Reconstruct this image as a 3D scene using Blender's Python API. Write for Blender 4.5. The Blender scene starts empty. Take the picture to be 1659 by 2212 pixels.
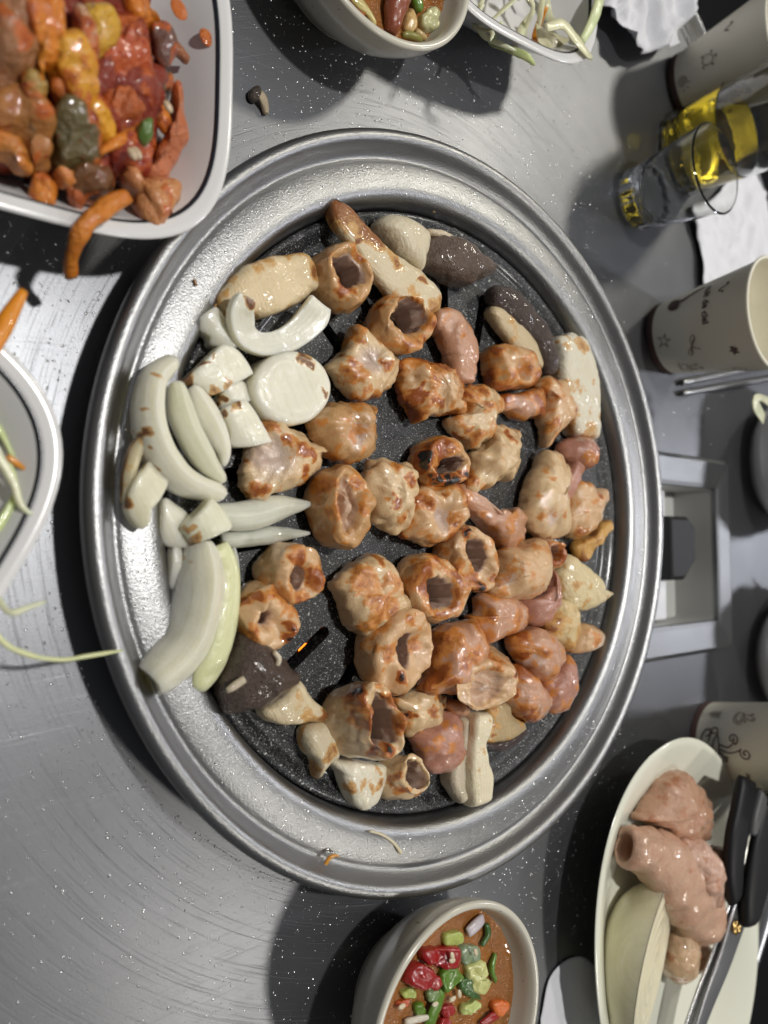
import bpy, bmesh, math, random
import numpy as np
from mathutils import Vector, Matrix

S = 0.01                                   # everything below is worked out in centimetres
sc = bpy.context.scene
COL = sc.collection
R = math.radians

# ---------------------------------------------------------------- camera, world, lamps, exposure
CAM = np.array([-25.79, 0.04, 28.12]); TILT = R(39.28); ROLL = R(-3.62); FPX = 1650.0; CX, CY = 829.5, 1106.0
_c, _s = math.cos(TILT), math.sin(TILT)
V_ = np.array([_s, 0, -_c]); R0 = np.array([_c, 0, _s]); U0 = np.array([0, 1.0, 0])
RX = math.cos(ROLL) * R0 + math.sin(ROLL) * U0
UY = -math.sin(ROLL) * R0 + math.cos(ROLL) * U0
cam = bpy.data.cameras.new("camera"); camo = bpy.data.objects.new("camera", cam); COL.objects.link(camo)
M = Matrix(((RX[0], UY[0], -V_[0]), (RX[1], UY[1], -V_[1]), (RX[2], UY[2], -V_[2]))).to_4x4()
M.translation = Vector(CAM * S)
camo.matrix_world = M
cam.sensor_fit = 'VERTICAL'; cam.sensor_height = 36; cam.sensor_width = 27; cam.lens = 36 * FPX / 2212
cam.clip_start = 0.01; cam.clip_end = 50
cam.dof.use_dof = True; cam.dof.focus_distance = 0.345; cam.dof.aperture_fstop = 6.8
sc.camera = camo

w = bpy.data.worlds.new("World"); sc.world = w; w.use_nodes = True
w.node_tree.nodes["Background"].inputs[0].default_value = (0.80, 0.83, 0.88, 1)
w.node_tree.nodes["Background"].inputs[1].default_value = 0.11

def lamp(name, loc, power, size, col, target=(0, 0, 0)):
    l = bpy.data.lights.new(name, 'AREA'); l.shape = 'DISK'; l.size = size * S; l.energy = power; l.color = col
    o = bpy.data.objects.new(name, l); COL.objects.link(o)
    o.location = Vector(loc) * S
    o.rotation_euler = (Vector(target) * S - o.location).to_track_quat('-Z', 'Y').to_euler()
    return o

lamp("ceiling_lamp", (10, 26, 175), 20.0, 9, (1.0, 0.985, 0.955))
lamp("ceiling_lamp", (160, 122, 165), 13.0, 20, (1.0, 0.95, 0.82))
lamp("ceiling_lamp", (75, -132, 170), 8.5, 20, (1.0, 0.96, 0.88))
lamp("ceiling_lamp", (250, -15, 170), 13.0, 24, (0.92, 0.93, 1.0))

sc.view_settings.view_transform = 'Standard'; sc.view_settings.look = 'None'
sc.view_settings.exposure = -0.08; sc.view_settings.gamma = 1.0
sc.render.engine = 'CYCLES'
sc.cycles.use_denoising = True
sc.cycles.max_bounces = 10; sc.cycles.transmission_bounces = 10; sc.cycles.transparent_max_bounces = 12
sc.cycles.sample_clamp_indirect = 6

# ---------------------------------------------------------------- geometry helpers
def U(p, z):
    """where the sight line through a point of the view meets the level z (cm)"""
    p = np.atleast_2d(np.asarray(p, float)); z = np.broadcast_to(np.asarray(z, float), (len(p),))
    d = V_ + ((p[:, 0] - CX) / FPX)[:, None] * RX - ((p[:, 1] - CY) / FPX)[:, None] * UY
    k = (z - CAM[2]) / d[:, 2]
    return CAM + k[:, None] * d
ZM = {'D0': (0, 0, 1), 'A': (216, 405, .3255), 'B': (648, 405, .293), 'C': (918, 594, .2604), 'D': (216, 756, .293),
      'E': (594, 810, .293), 'F': (270, 1053, .293), 'G': (648, 1134, .2685), 'H': (918, 918, .3906), 'K': (0, 0, .3333),
      'Q': (1188, 1458, .3408), 'SA': (702, 1782, .3255), 'T': (675, 0, .2116)}
def zp(tag, pts):
    a, b, k = ZM[tag]
    return [(a + k * q[0], b + k * q[1]) for q in pts]

def _h(i, j, k, seed):
    n = (i * 374761393 + j * 668265263 + k * 2147483647 + seed * 1274126177) & 0xFFFFFFFF
    n = ((n ^ (n >> 13)) * 1274126177) & 0xFFFFFFFF
    n = ((n ^ (n >> 16)) * 2246822519) & 0xFFFFFFFF
    return ((n ^ (n >> 15)) & 0xFFFF) / 32767.5 - 1.0
def vnoise(P, seed=0):
    P = np.asarray(P, float); F = np.floor(P).astype(np.int64); f = P - F; f = f * f * f * (f * (f * 6 - 15) + 10)
    r = 0
    for a in (0, 1):
        wa = f[:, 0] if a else 1 - f[:, 0]
        for b in (0, 1):
            wb = f[:, 1] if b else 1 - f[:, 1]
            for c in (0, 1):
                wc = f[:, 2] if c else 1 - f[:, 2]
                r = r + wa * wb * wc * _h(F[:, 0] + a, F[:, 1] + b, F[:, 2] + c, seed)
    return r
def fbm(P, seed=0, oct=3):
    r = 0; a = 1.0; P = np.asarray(P, float)
    for o in range(oct):
        r = r + a * vnoise(P * 2 ** o + 17.3 * o, seed + o); a *= .5
    return r

def closed_spline(P, n):
    """closed Catmull-Rom through P resampled to n points by length"""
    P = np.asarray(P, float); m = len(P); k = 12; out = []
    for i in range(m):
        p0, p1, p2, p3 = P[i - 1], P[i], P[(i + 1) % m], P[(i + 2) % m]
        t = np.linspace(0, 1, k, endpoint=False)[:, None]
        out.append(.5 * (2 * p1 + (p2 - p0) * t + (2 * p0 - 5 * p1 + 4 * p2 - p3) * t * t + (3 * p1 - p0 - 3 * p2 + p3) * t ** 3))
    Q = np.vstack(out); Q = np.vstack([Q, Q[:1]])
    L = np.r_[0, np.cumsum(np.linalg.norm(np.diff(Q, axis=0), axis=1))]
    s = np.linspace(0, L[-1], n, endpoint=False)
    return np.stack([np.interp(s, L, Q[:, c]) for c in range(Q.shape[1])], -1)
def open_spline(P, n):
    P = np.asarray(P, float)
    P = np.vstack([2 * P[0] - P[1], P, 2 * P[-1] - P[-2]]); k = 16; out = []
    for i in range(1, len(P) - 2):
        p0, p1, p2, p3 = P[i - 1], P[i], P[i + 1], P[i + 2]
        t = np.linspace(0, 1, k, endpoint=False)[:, None]
        out.append(.5 * (2 * p1 + (p2 - p0) * t + (2 * p0 - 5 * p1 + 4 * p2 - p3) * t * t + (3 * p1 - p0 - 3 * p2 + p3) * t ** 3))
    Q = np.vstack(out + [P[-2:-1]])
    L = np.r_[0, np.cumsum(np.linalg.norm(np.diff(Q[:, :2], axis=0), axis=1))] + np.arange(len(Q)) * 1e-6
    s = np.linspace(0, L[-1], n)
    return np.stack([np.interp(s, L, Q[:, c]) for c in range(Q.shape[1])], -1)

def mkobj(name, V, F, mat, parent=None, smooth=True, attrs=None, color=None, cm=True):
    V = np.asarray(V, float) * (S if cm else 1)
    me = bpy.data.meshes.new(name)
    me.from_pydata(V.tolist(), [], [list(map(int, f)) for f in F])
    if smooth: me.polygons.foreach_set('use_smooth', [True] * len(me.polygons))
    for k, a in (attrs or {}).items():
        at = me.attributes.new(k, 'FLOAT', 'POINT'); at.data.foreach_set('value', np.asarray(a, np.float32))
    bm = bmesh.new(); bm.from_mesh(me); 
    if name in ('glass_wall', 'liquid'): bmesh.ops.holes_fill(bm, edges=[e for e in bm.edges if e.is_boundary], sides=0)
    bmesh.ops.recalc_face_normals(bm, faces=bm.faces)
    if bm.calc_volume(signed=True) < 0: bmesh.ops.reverse_faces(bm, faces=bm.faces)
    bm.to_mesh(me); bm.free()
    me.update()
    o = bpy.data.objects.new(name, me); COL.objects.link(o)
    if mat is not None: me.materials.append(mat)
    if color is not None: o.color = (*color, 1)
    if parent is not None: o.parent = parent
    return o
def tag(o, label, cat, group=None):
    o['label'] = label; o['category'] = cat
    if group: o['group'] = group
    return o
def thing(name, label, cat, group=None, loc=None):
    o = bpy.data.objects.new(name, None); COL.objects.link(o); o.empty_display_size = .01
    return tag(o, label, cat, group)
def grid_faces(nr, nc, wrap_c=True, wrap_r=False):
    F = []
    for i in range(nr if wrap_r else nr - 1):
        a = i * nc; b = ((i + 1) % nr) * nc
        for j in range(nc if wrap_c else nc - 1):
            k = (j + 1) % nc
            F.append((a + j, a + k, b + k, b + j))
    return F
def lathe(profile, n=96, expo=2.0, rot=0.0, c=(0, 0, 0), ex=1.0, ey=1.0, wob=None):
    """closed-round loft of (radius, height) pairs; expo > 2 squares the plan"""
    th = np.linspace(0, 2 * math.pi, n, endpoint=False)
    rr = (np.abs(np.cos(th)) ** expo + np.abs(np.sin(th)) ** expo) ** (-1 / expo)
    V = []
    for r, z in profile:
        x = r * rr * np.cos(th) * ex; y = r * rr * np.sin(th) * ey
        X = x * math.cos(rot) - y * math.sin(rot) + c[0]; Y = x * math.sin(rot) + y * math.cos(rot) + c[1]
        V.append(np.stack([X, Y, np.full(n, z + c[2])], -1))
    return np.vstack(V), grid_faces(len(profile), n)
def smooth_profile(P, k=6):
    P = np.asarray(P, float)
    P = np.vstack([2 * P[0] - P[1], P, 2 * P[-1] - P[-2]]); out = []
    for i in range(1, len(P) - 2):
        p0, p1, p2, p3 = P[i - 1], P[i], P[i + 1], P[i + 2]
        t = np.linspace(0, 1, k, endpoint=False)[:, None]
        out.append(.5 * (2 * p1 + (p2 - p0) * t + (2 * p0 - 5 * p1 + 4 * p2 - p3) * t * t + (3 * p1 - p0 - 3 * p2 + p3) * t ** 3))
    Q = np.vstack(out + [P[-2:-1]])
    Q[:, 0] = np.maximum(Q[:, 0], 0.001)
    return Q.tolist()
def box_verts(x0, x1, y0, y1, z0, z1):
    V = [(x, y, z) for z in (z0, z1) for y in (y0, y1) for x in (x0, x1)]
    F = [(0, 2, 3, 1), (4, 5, 7, 6), (0, 1, 5, 4), (1, 3, 7, 5), (3, 2, 6, 7), (2, 0, 4, 6)]
    return np.array(V, float), F
def crisp(o, ang=34):
    m = o.modifiers.new('crisp', 'EDGE_SPLIT'); m.split_angle = R(ang); return o
def bevel(o, wdt, seg=3):
    m = o.modifiers.new('bevel', 'BEVEL'); m.width = wdt * S; m.segments = seg; m.limit_method = 'ANGLE'
    return o
def tube(P, rad, n=8, closed_caps=True):
    """round tube through the points P (cm)"""
    P = np.asarray(P, float); rad = np.broadcast_to(np.asarray(rad, float), (len(P),))
    T = np.gradient(P, axis=0); T /= np.linalg.norm(T, axis=1)[:, None] + 1e-9
    up = np.array([0, 0, 1.0]); V = []
    for p, t, r in zip(P, T, rad):
        s = np.cross(up, t); l = np.linalg.norm(s)
        s = s / l if l > 1e-4 else np.array([1.0, 0, 0]); u = np.cross(t, s)
        for a in np.linspace(0, 2 * math.pi, n, endpoint=False): V.append(p + r * (math.cos(a) * s + math.sin(a) * u))
    F = grid_faces(len(P), n)
    if closed_caps:
        F.append(tuple(range(n))[::-1]); F.append(tuple(range((len(P) - 1) * n, len(P) * n)))
    return np.array(V), F

# ---------------------------------------------------------------- materials
def nodes(name):
    m = bpy.data.materials.new(name); m.use_nodes = True
    nt = m.node_tree; return m, nt, nt.nodes, nt.links, nt.nodes['Principled BSDF']
def nd(ns, t, **k):
    n = ns.new(t)
    for a, v in k.items(): setattr(n, a, v)
    return n
def ramp(ns, stops):
    r = ns.new('ShaderNodeValToRGB'); e = r.color_ramp.elements
    while len(e) < len(stops): e.new(.5)
    for q, (p, c) in zip(e, stops): q.position = p; q.color = c if len(c) == 4 else (*c, 1)
    return r
def noise(ns, ls, vec, scale, detail=4, rough=.55, dist=0.0):
    n = ns.new('ShaderNodeTexNoise'); n.inputs['Scale'].default_value = scale; n.inputs['Detail'].default_value = detail
    n.inputs['Roughness'].default_value = rough; n.inputs['Distortion'].default_value = dist
    if vec is not None: ls.new(vec, n.inputs['Vector'])
    return n
def mathn(ns, ls, op, a, b=None, clamp=False):
    n = ns.new('ShaderNodeMath'); n.operation = op; n.use_clamp = clamp
    for i, v in enumerate((a, b)):
        if v is None: continue
        if isinstance(v, (int, float)): n.inputs[i].default_value = v
        else: ls.new(v, n.inputs[i])
    return n.outputs[0]
def mix(ns, ls, fac, a, b, mode='MIX'):
    n = ns.new('ShaderNodeMix'); n.data_type = 'RGBA'; n.blend_type = mode; n.clamp_factor = True
    for i, v in ((0, fac), (6, a), (7, b)):
        if isinstance(v, (int, float)): n.inputs[i].default_value = v
        elif isinstance(v, tuple): n.inputs[i].default_value = (*v, 1) if len(v) == 3 else v
        else: ls.new(v, n.inputs[i])
    return n.outputs[2]
def setin(b, **k):
    for a, v in k.items():
        a = a.replace('_', ' ')
        b.inputs[a].default_value = (*v, 1) if isinstance(v, tuple) and len(v) == 3 and a != 'Subsurface Radius' else v
def bump(ns, ls, b, h, strength, dist):
    n = ns.new('ShaderNodeBump'); n.inputs['Strength'].default_value = strength; n.inputs['Distance'].default_value = dist
    ls.new(h, n.inputs['Height']); ls.new(n.outputs[0], b.inputs['Normal']); return n

def mat_plain(name, col, rough=.4, metal=0.0, coat=0.0, spec=.5):
    m, nt, ns, ls, b = nodes(name)
    setin(b, Base_Color=col, Roughness=rough, Metallic=metal, Coat_Weight=coat); b.inputs['Specular IOR Level'].default_value = spec
    return m
def mat_steel(name, col, r0, r1, scratch, grain, circ=False):
    m, nt, ns, ls, b = nodes(name)
    tc = nd(ns, 'ShaderNodeTexCoord'); o = tc.outputs['Object']
    setin(b, Metallic=1.0)
    hs = None
    for i, (rz, sx) in enumerate(((20, 1), (75, 1), (-35, 1), (110, 1))):
        mp = nd(ns, 'ShaderNodeMapping'); mp.inputs['Rotation'].default_value = (0, 0, R(rz)); mp.inputs['Scale'].default_value = (5, 700, 1)
        mp.inputs['Location'].default_value = (i * 3.1, i * 1.7, 0)
        ls.new(o, mp.inputs['Vector'])
        n = noise(ns, ls, mp.outputs[0], 3.0, 2, .5, .15)
        rp = ramp(ns, [(.66, (0, 0, 0)), (.80, (1, 1, 1))]); ls.new(n.outputs[0], rp.inputs[0])
        sv_ = mathn(ns, ls, 'MULTIPLY', rp.outputs[0], .35 if circ else 1.0)
        hs = sv_ if hs is None else mathn(ns, ls, 'ADD', hs, sv_)
    if circ:
        sx = nd(ns, 'ShaderNodeSeparateXYZ'); ls.new(o, sx.inputs[0])
        rr_ = mathn(ns, ls, 'SQRT', mathn(ns, ls, 'ADD', mathn(ns, ls, 'MULTIPLY', sx.outputs[0], sx.outputs[0]), mathn(ns, ls, 'MULTIPLY', sx.outputs[1], sx.outputs[1])))
        tt_ = mathn(ns, ls, 'ARCTAN2', sx.outputs[1], sx.outputs[0])
        for a_, b_ in ((1500, 2.2), (900, 5.0)):
            cv = nd(ns, 'ShaderNodeCombineXYZ'); ls.new(mathn(ns, ls, 'MULTIPLY', rr_, a_), cv.inputs[0]); ls.new(mathn(ns, ls, 'MULTIPLY', tt_, b_), cv.inputs[1])
            n = noise(ns, ls, cv.outputs[0], 1.0, 2, .5, .2); rp = ramp(ns, [(.60, (0, 0, 0)), (.80, (1, 1, 1))]); ls.new(n.outputs[0], rp.inputs[0])
            hs = mathn(ns, ls, 'ADD', hs, rp.outputs[0])
    big = noise(ns, ls, o, 14, 4, .6)
    fine = noise(ns, ls, o, 1300 if grain > 1 else 1500, 2, .6)
    rr = mathn(ns, ls, 'ADD', mathn(ns, ls, 'MULTIPLY', big.outputs[0], r1 - r0), r0)
    rr = mathn(ns, ls, 'ADD', rr, mathn(ns, ls, 'MULTIPLY', hs, .03))
    ls.new(rr, b.inputs['Roughness'])
    stain = noise(ns, ls, o, 30, 5, .6)
    c = mix(ns, ls, mathn(ns, ls, 'MULTIPLY', stain.outputs[0], .5), tuple(x * 1.08 for x in col), tuple(x * .82 for x in col))
    ls.new(c, b.inputs['Base Color'])
    h = mathn(ns, ls, 'ADD', mathn(ns, ls, 'MULTIPLY', hs, -scratch), mathn(ns, ls, 'MULTIPLY', fine.outputs[0], grain))
    bump(ns, ls, b, h, 1.0, .00006)
    return m

def mat_food(name, gold=(.50, .22, .05), brown=(.22, .065, .015), char=(.012, .008, .006), sss=.25, coat=.55, rough=.38, tex=900, bmp=.5,
             fleck=None, fiber=None, mottle=.25, mottle_col=None, thr=0.0, grit=.25, inner=None, wet=.5):
    """food surface: colour of the piece from its object colour, browning from the vertex layer 'sear'"""
    m, nt, ns, ls, b = nodes(name)
    tc = nd(ns, 'ShaderNodeTexCoord'); o = tc.outputs['Object']
    oi = nd(ns, 'ShaderNodeObjectInfo'); base = oi.outputs['Color']
    n1 = noise(ns, ls, o, 130, 5, .6, .6)
    n2 = noise(ns, ls, o, 420, 4, .65)
    f1 = mathn(ns, ls, 'MULTIPLY', mathn(ns, ls, 'SUBTRACT', n1.outputs[0], .45), 4 * mottle, True)
    dk = mix(ns, ls, 1.0, base, mottle_col or (.78, .66, .58), 'MULTIPLY')
    c = mix(ns, ls, f1, base, dk)
    nf = None
    if fiber:
        cx = nd(ns, 'ShaderNodeCombineXYZ')
        au = nd(ns, 'ShaderNodeAttribute', attribute_name='su'); av = nd(ns, 'ShaderNodeAttribute', attribute_name='st')
        ls.new(mathn(ns, ls, 'MULTIPLY', au.outputs['Fac'], fiber[1]), cx.inputs[0]); ls.new(mathn(ns, ls, 'MULTIPLY', av.outputs['Fac'], fiber[2]), cx.inputs[1])
        nf = noise(ns, ls, cx.outputs[0], 1.0, 4, .6)
        c = mix(ns, ls, mathn(ns, ls, 'MULTIPLY', mathn(ns, ls, 'SUBTRACT', nf.outputs[0], .35), fiber[0] * 2.5, True), c, mix(ns, ls, 1.0, c, fiber[3], 'MULTIPLY'))
    if inner:
        ai = nd(ns, 'ShaderNodeAttribute', attribute_name='inner'); c = mix(ns, ls, mathn(ns, ls, 'MULTIPLY', ai.outputs['Fac'], .8), c, inner)
    at = nd(ns, 'ShaderNodeAttribute', attribute_name='sear')
    s = mathn(ns, ls, 'ADD', at.outputs['Fac'], mathn(ns, ls, 'MULTIPLY', mathn(ns, ls, 'SUBTRACT', n2.outputs[0], .5), .75))
    s = mathn(ns, ls, 'ADD', s, mathn(ns, ls, 'MULTIPLY', mathn(ns, ls, 'SUBTRACT', n1.outputs[0], .5), .6))
    s = mathn(ns, ls, 'SUBTRACT', s, thr)
    g = ramp(ns, [(.36, (0, 0, 0)), (.50, (1, 1, 1))]); ls.new(s, g.inputs[0])
    h = ramp(ns, [(.58, (0, 0, 0)), (.82, (1, 1, 1))]); ls.new(s, h.inputs[0])
    k = ramp(ns, [(.93, (0, 0, 0)), (1.0, (1, 1, 1))]); ls.new(mathn(ns, ls, 'MULTIPLY', s, .80), k.inputs[0])
    c = mix(ns, ls, mathn(ns, ls, 'MULTIPLY', g.outputs[0], .85), c, gold)
    c = mix(ns, ls, mathn(ns, ls, 'MULTIPLY', h.outputs[0], .92), c, brown)
    c = mix(ns, ls, k.outputs[0], c, char)
    if fleck:
        vo = nd(ns, 'ShaderNodeTexNoise'); vo.inputs['Scale'].default_value = 520; vo.inputs['Detail'].default_value = 2; ls.new(o, vo.inputs['Vector'])
        rp = ramp(ns, [(.66, (0, 0, 0)), (.72, (1, 1, 1))]); ls.new(vo.outputs[0], rp.inputs[0])
        c = mix(ns, ls, rp.outputs[0], c, fleck)
    ls.new(c, b.inputs['Base Color'])
    setin(b, Subsurface_Weight=sss, Subsurface_Scale=.004 if sss < .6 else .007, Coat_Weight=coat, Coat_Roughness=.05, Roughness=rough)
    b.inputs['Subsurface Radius'].default_value = (1.0, .62, .36) if sss < .6 else (1.0, .95, .75); b.inputs['Coat IOR'].default_value = 1.4
    n3 = noise(ns, ls, o, tex, 3, .6)
    hh = mathn(ns, ls, 'ADD', n3.outputs[0], mathn(ns, ls, 'MULTIPLY', n2.outputs[0], 1.4))
    hh = mathn(ns, ls, 'ADD', hh, mathn(ns, ls, 'MULTIPLY', h.outputs[0], .35))
    if nf is not None: hh = mathn(ns, ls, 'ADD', hh, mathn(ns, ls, 'MULTIPLY', nf.outputs[0], fiber[4]))
    n4 = noise(ns, ls, o, 1900, 2, .5)
    hh = mathn(ns, ls, 'ADD', hh, mathn(ns, ls, 'MULTIPLY', n4.outputs[0], grit))
    bump(ns, ls, b, hh, bmp, .0014)
    if wet:
        c1 = noise(ns, ls, o, 430, 2, .5); c2 = noise(ns, ls, o, 160, 2, .5)
        cb = ns.new('ShaderNodeBump'); cb.inputs['Strength'].default_value = wet; cb.inputs['Distance'].default_value = .0007
        ls.new(mathn(ns, ls, 'ADD', c1.outputs[0], mathn(ns, ls, 'MULTIPLY', c2.outputs[0], .8)), cb.inputs['Height']); ls.new(cb.outputs[0], b.inputs['Coat Normal'])
    return m

M_TABLE = mat_steel('brushed_table_steel', (.215, .22, .232), .35, .47, .75, .8, True)
M_RING = mat_steel('cast_aluminium', (.36, .36, .36), .29, .42, .3, 3.2)
M_TRIM = mat_plain('polished_steel', (.60, .61, .63), .22, 1.0)
M_CHOP = mat_plain('dull_chopstick_steel', (.42, .42, .42), .33, 1.0)
M_MEAT = mat_food('grilled_intestine', gold=(.60, .22, .028), brown=(.30, .07, .009), coat=1.0, rough=.30, bmp=.22, grit=1.0, wet=.8, inner=(.60, .46, .40), mottle=.5, mottle_col=(.84, .66, .48))
M_RAW = mat_food('blanched_intestine', gold=(.42, .17, .07), brown=(.35, .12, .05), sss=.3, coat=.8, bmp=.45, mottle=.45, mottle_col=(.85, .60, .52))
M_ONION = mat_food('onion_flesh', gold=(.55, .30, .08), brown=(.15, .055, .015), sss=.85, coat=.6, rough=.3, tex=500, bmp=.16, grit=.5, mottle=.25, mottle_col=(.90, .87, .78), fiber=(.6, 10, .3, (.86, .84, .73), 1.2))
M_MUSH = mat_food('mushroom_flesh', gold=(.58, .30, .07), brown=(.25, .08, .018), sss=.25, coat=.5, rough=.42, tex=700, bmp=.35, mottle=.3, mottle_col=(.88, .80, .66), fiber=(.5, 11, .6, (.84, .78, .62), 1.4))
M_CAP = mat_food('mushroom_cap', gold=(.16, .10, .06), brown=(.05, .025, .012), sss=.05, coat=.6, rough=.45, tex=900, bmp=.7, mottle=.6, mottle_col=(.5, .45, .42), grit=.6)
M_KIM = mat_food('kimchi_leaf', gold=(.52, .11, .008), brown=(.24, .022, .005), char=(.10, .012, .005), sss=.3, coat=.8, rough=.3, tex=600, bmp=.7, fleck=(.26, .012, .006), mottle=.4, mottle_col=(.70, .36, .16))
M_VEG = mat_food('fresh_vegetable', sss=.25, coat=.7, rough=.3, tex=500, bmp=.15, mottle=.2, mottle_col=(.8, .8, .65))
M_SHRED = mat_food('cabbage_shred', sss=.4, coat=.5, rough=.3, tex=500, bmp=.1, mottle=.2, mottle_col=(.88, .9, .7))

def mat_grill():
    m, nt, ns, ls, b = nodes('speckled_black_coating')
    tc = nd(ns, 'ShaderNodeTexCoord'); o = tc.outputs['Object']
    c = (.010, .011, .012)
    outc = None
    for sc_, t0, t1, col in ((1500, .67, .70, (.42, .42, .42)), (700, .70, .73, (.5, .5, .48)), (2600, .65, .69, (.24, .24, .24))):
        n = noise(ns, ls, o, sc_, 1, .4); rp = ramp(ns, [(t0, (0, 0, 0)), (t1, (1, 1, 1))]); ls.new(n.outputs[0], rp.inputs[0])
        outc = mix(ns, ls, rp.outputs[0], outc or c, col)
    gr = noise(ns, ls, o, 60, 4, .6); rp = ramp(ns, [(.55, (0, 0, 0)), (.8, (1, 1, 1))]); ls.new(gr.outputs[0], rp.inputs[0])
    outc = mix(ns, ls, mathn(ns, ls, 'MULTIPLY', rp.outputs[0], .35), outc, (.055, .035, .015))
    ls.new(outc, b.inputs['Base Color'])
    setin(b, Roughness=.42, Coat_Weight=.25, Coat_Roughness=.12)
    n = noise(ns, ls, o, 1300, 3, .7); n2 = noise(ns, ls, o, 300, 3, .6)
    bump(ns, ls, b, mathn(ns, ls, 'ADD', n.outputs[0], n2.outputs[0]), .55, .0006)
    return m
M_GRILL = mat_grill()
def mat_melamine(name, col, speck=None, rough=.16):
    m, nt, ns, ls, b = nodes(name)
    tc = nd(ns, 'ShaderNodeTexCoord'); o = tc.outputs['Object']
    n = noise(ns, ls, o, 25, 4, .6)
    c = mix(ns, ls, mathn(ns, ls, 'MULTIPLY', n.outputs[0], .3), col, tuple(x * .9 for x in col))
    if speck:
        v = noise(ns, ls, o, 520, 1, .4); rp = ramp(ns, [(.735, (0, 0, 0)), (.765, (1, 1, 1))]); ls.new(v.outputs[0], rp.inputs[0])
        c = mix(ns, ls, mathn(ns, ls, 'MULTIPLY', rp.outputs[0], .55), c, speck)
    ls.new(c, b.inputs['Base Color']); setin(b, Roughness=rough)
    n2 = noise(ns, ls, o, 90, 2, .5); bump(ns, ls, b, n2.outputs[0], .1, .0005)
    return m
M_PLATE = mat_melamine('white_melamine', (.70, .69, .68))
M_OVAL = mat_melamine('ivory_melamine', (.76, .76, .64))
M_BOWL = mat_melamine('speckled_cream_melamine', (.58, .55, .46), (.10, .08, .06), .2)
M_LINE = mat_plain('black_glaze_line', (.012, .014, .02), .25)
M_BLACK = mat_plain('black_plastic', (.010, .010, .011), .5, 0, 0, .3)
M_DARK = mat_plain('sooty_iron', (.02, .018, .016), .6, .3)
M_GOLD = mat_plain('brass', (.62, .42, .16), .25, 1.0)
M_PAPER = mat_plain('waxed_paper_cup', (.80, .76, .63), .42)
M_PRINT = mat_plain('brown_print', (.085, .045, .038), .5)
M_PRINT2 = mat_plain('grey_brown_print', (.22, .17, .14), .5)
def mat_napkin():
    m, nt, ns, ls, b = nodes('paper_napkin')
    tc = nd(ns, 'ShaderNodeTexCoord'); o = tc.outputs['Object']
    setin(b, Base_Color=(.72, .72, .75), Roughness=.9)
    v = nd(ns, 'ShaderNodeTexVoronoi'); v.inputs['Scale'].default_value = 600; ls.new(o, v.inputs['Vector'])
    n = noise(ns, ls, o, 160, 4, .6)
    bump(ns, ls, b, mathn(ns, ls, 'ADD', mathn(ns, ls, 'MULTIPLY', v.outputs[0], .3), n.outputs[0]), .5, .0008)
    return m
M_NAP = mat_napkin()
def mat_glass(name, col, rough=.0, ior=1.47):
    m, nt, ns, ls, b = nodes(name); setin(b, Base_Color=col, Roughness=rough, Transmission_Weight=1.0, IOR=ior); return m
M_GLASS = mat_glass('clear_glass', (.97, .98, .97))
def mat_beer():
    m, nt, ns, ls, b = nodes('golden_drink')
    setin(b, Base_Color=(.90, .66, .05), Roughness=0.0, Transmission_Weight=1.0, IOR=1.33); return m
M_BEER = mat_beer()
def mat_sauce(name, a, c2):
    m, nt, ns, ls, b = nodes(name)
    tc = nd(ns, 'ShaderNodeTexCoord'); o = tc.outputs['Object']
    n = noise(ns, ls, o, 110, 6, .65, .5); n2 = noise(ns, ls, o, 600, 3, .6)
    c = mix(ns, ls, mathn(ns, ls, 'MULTIPLY', n.outputs[0], 1.0), a, c2)
    rp = ramp(ns, [(.62, (0, 0, 0)), (.70, (1, 1, 1))]); ls.new(n2.outputs[0], rp.inputs[0])
    c = mix(ns, ls, mathn(ns, ls, 'MULTIPLY', rp.outputs[0], .5), c, (.28, .13, .05))
    ls.new(c, b.inputs['Base Color']); setin(b, Roughness=.12, Subsurface_Weight=.2, Subsurface_Scale=.003, Coat_Weight=.5)
    bump(ns, ls, b, mathn(ns, ls, 'ADD', n.outputs[0], n2.outputs[0]), .8, .0014); return m
M_SAUCE = mat_sauce('bean_paste_sauce', (.42, .165, .03), (.20, .065, .012))
def mat_flame():
    m, nt, ns, ls, b = nodes('burner_flame'); setin(b, Base_Color=(.8, .2, .02), Emission_Color=(1.0, .18, .01), Emission_Strength=4.0); return m
M_FLAME = mat_flame()
M_DROP = mat_plain('oil_droplet', (.88, .88, .86), .24, 1.0)
M_FLOOR = mat_plain('dark_floor', (.006, .006, .007), .7)

# ---------------------------------------------------------------- food generators
def spots_field(P, spots):
    s = np.zeros(len(P))
    if not len(spots): return s
    P = np.array(P, float); wx = fbm(P * 1.9 + 4.4, 77, 3); wy = fbm(P * 1.9 + 14.2, 78, 3); P[:, 0] += .24 * wx; P[:, 1] += .24 * wy
    for (x, y, r, a) in spots: s = np.maximum(s, a * np.exp(-(((P[:, 0] - x) ** 2 + (P[:, 1] - y) ** 2) / (r * r)) ** 2))
    return s
def spots_world(tagz, spots, z):
    out = []
    for (x, y, r, a) in spots:
        p = U(zp(tagz, [(x, y)]), z)[0]; out.append((p[0], p[1], r, a))
    return out
def normals_grid(V, F):
    V = np.asarray(V); F = np.asarray(F)
    n = np.cross(V[F[:, 2]] - V[F[:, 0]], V[F[:, 3]] - V[F[:, 1]])
    N = np.zeros_like(V)
    for c in range(4): np.add.at(N, F[:, c], n)
    return N / (np.linalg.norm(N, axis=1)[:, None] + 1e-12)

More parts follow.
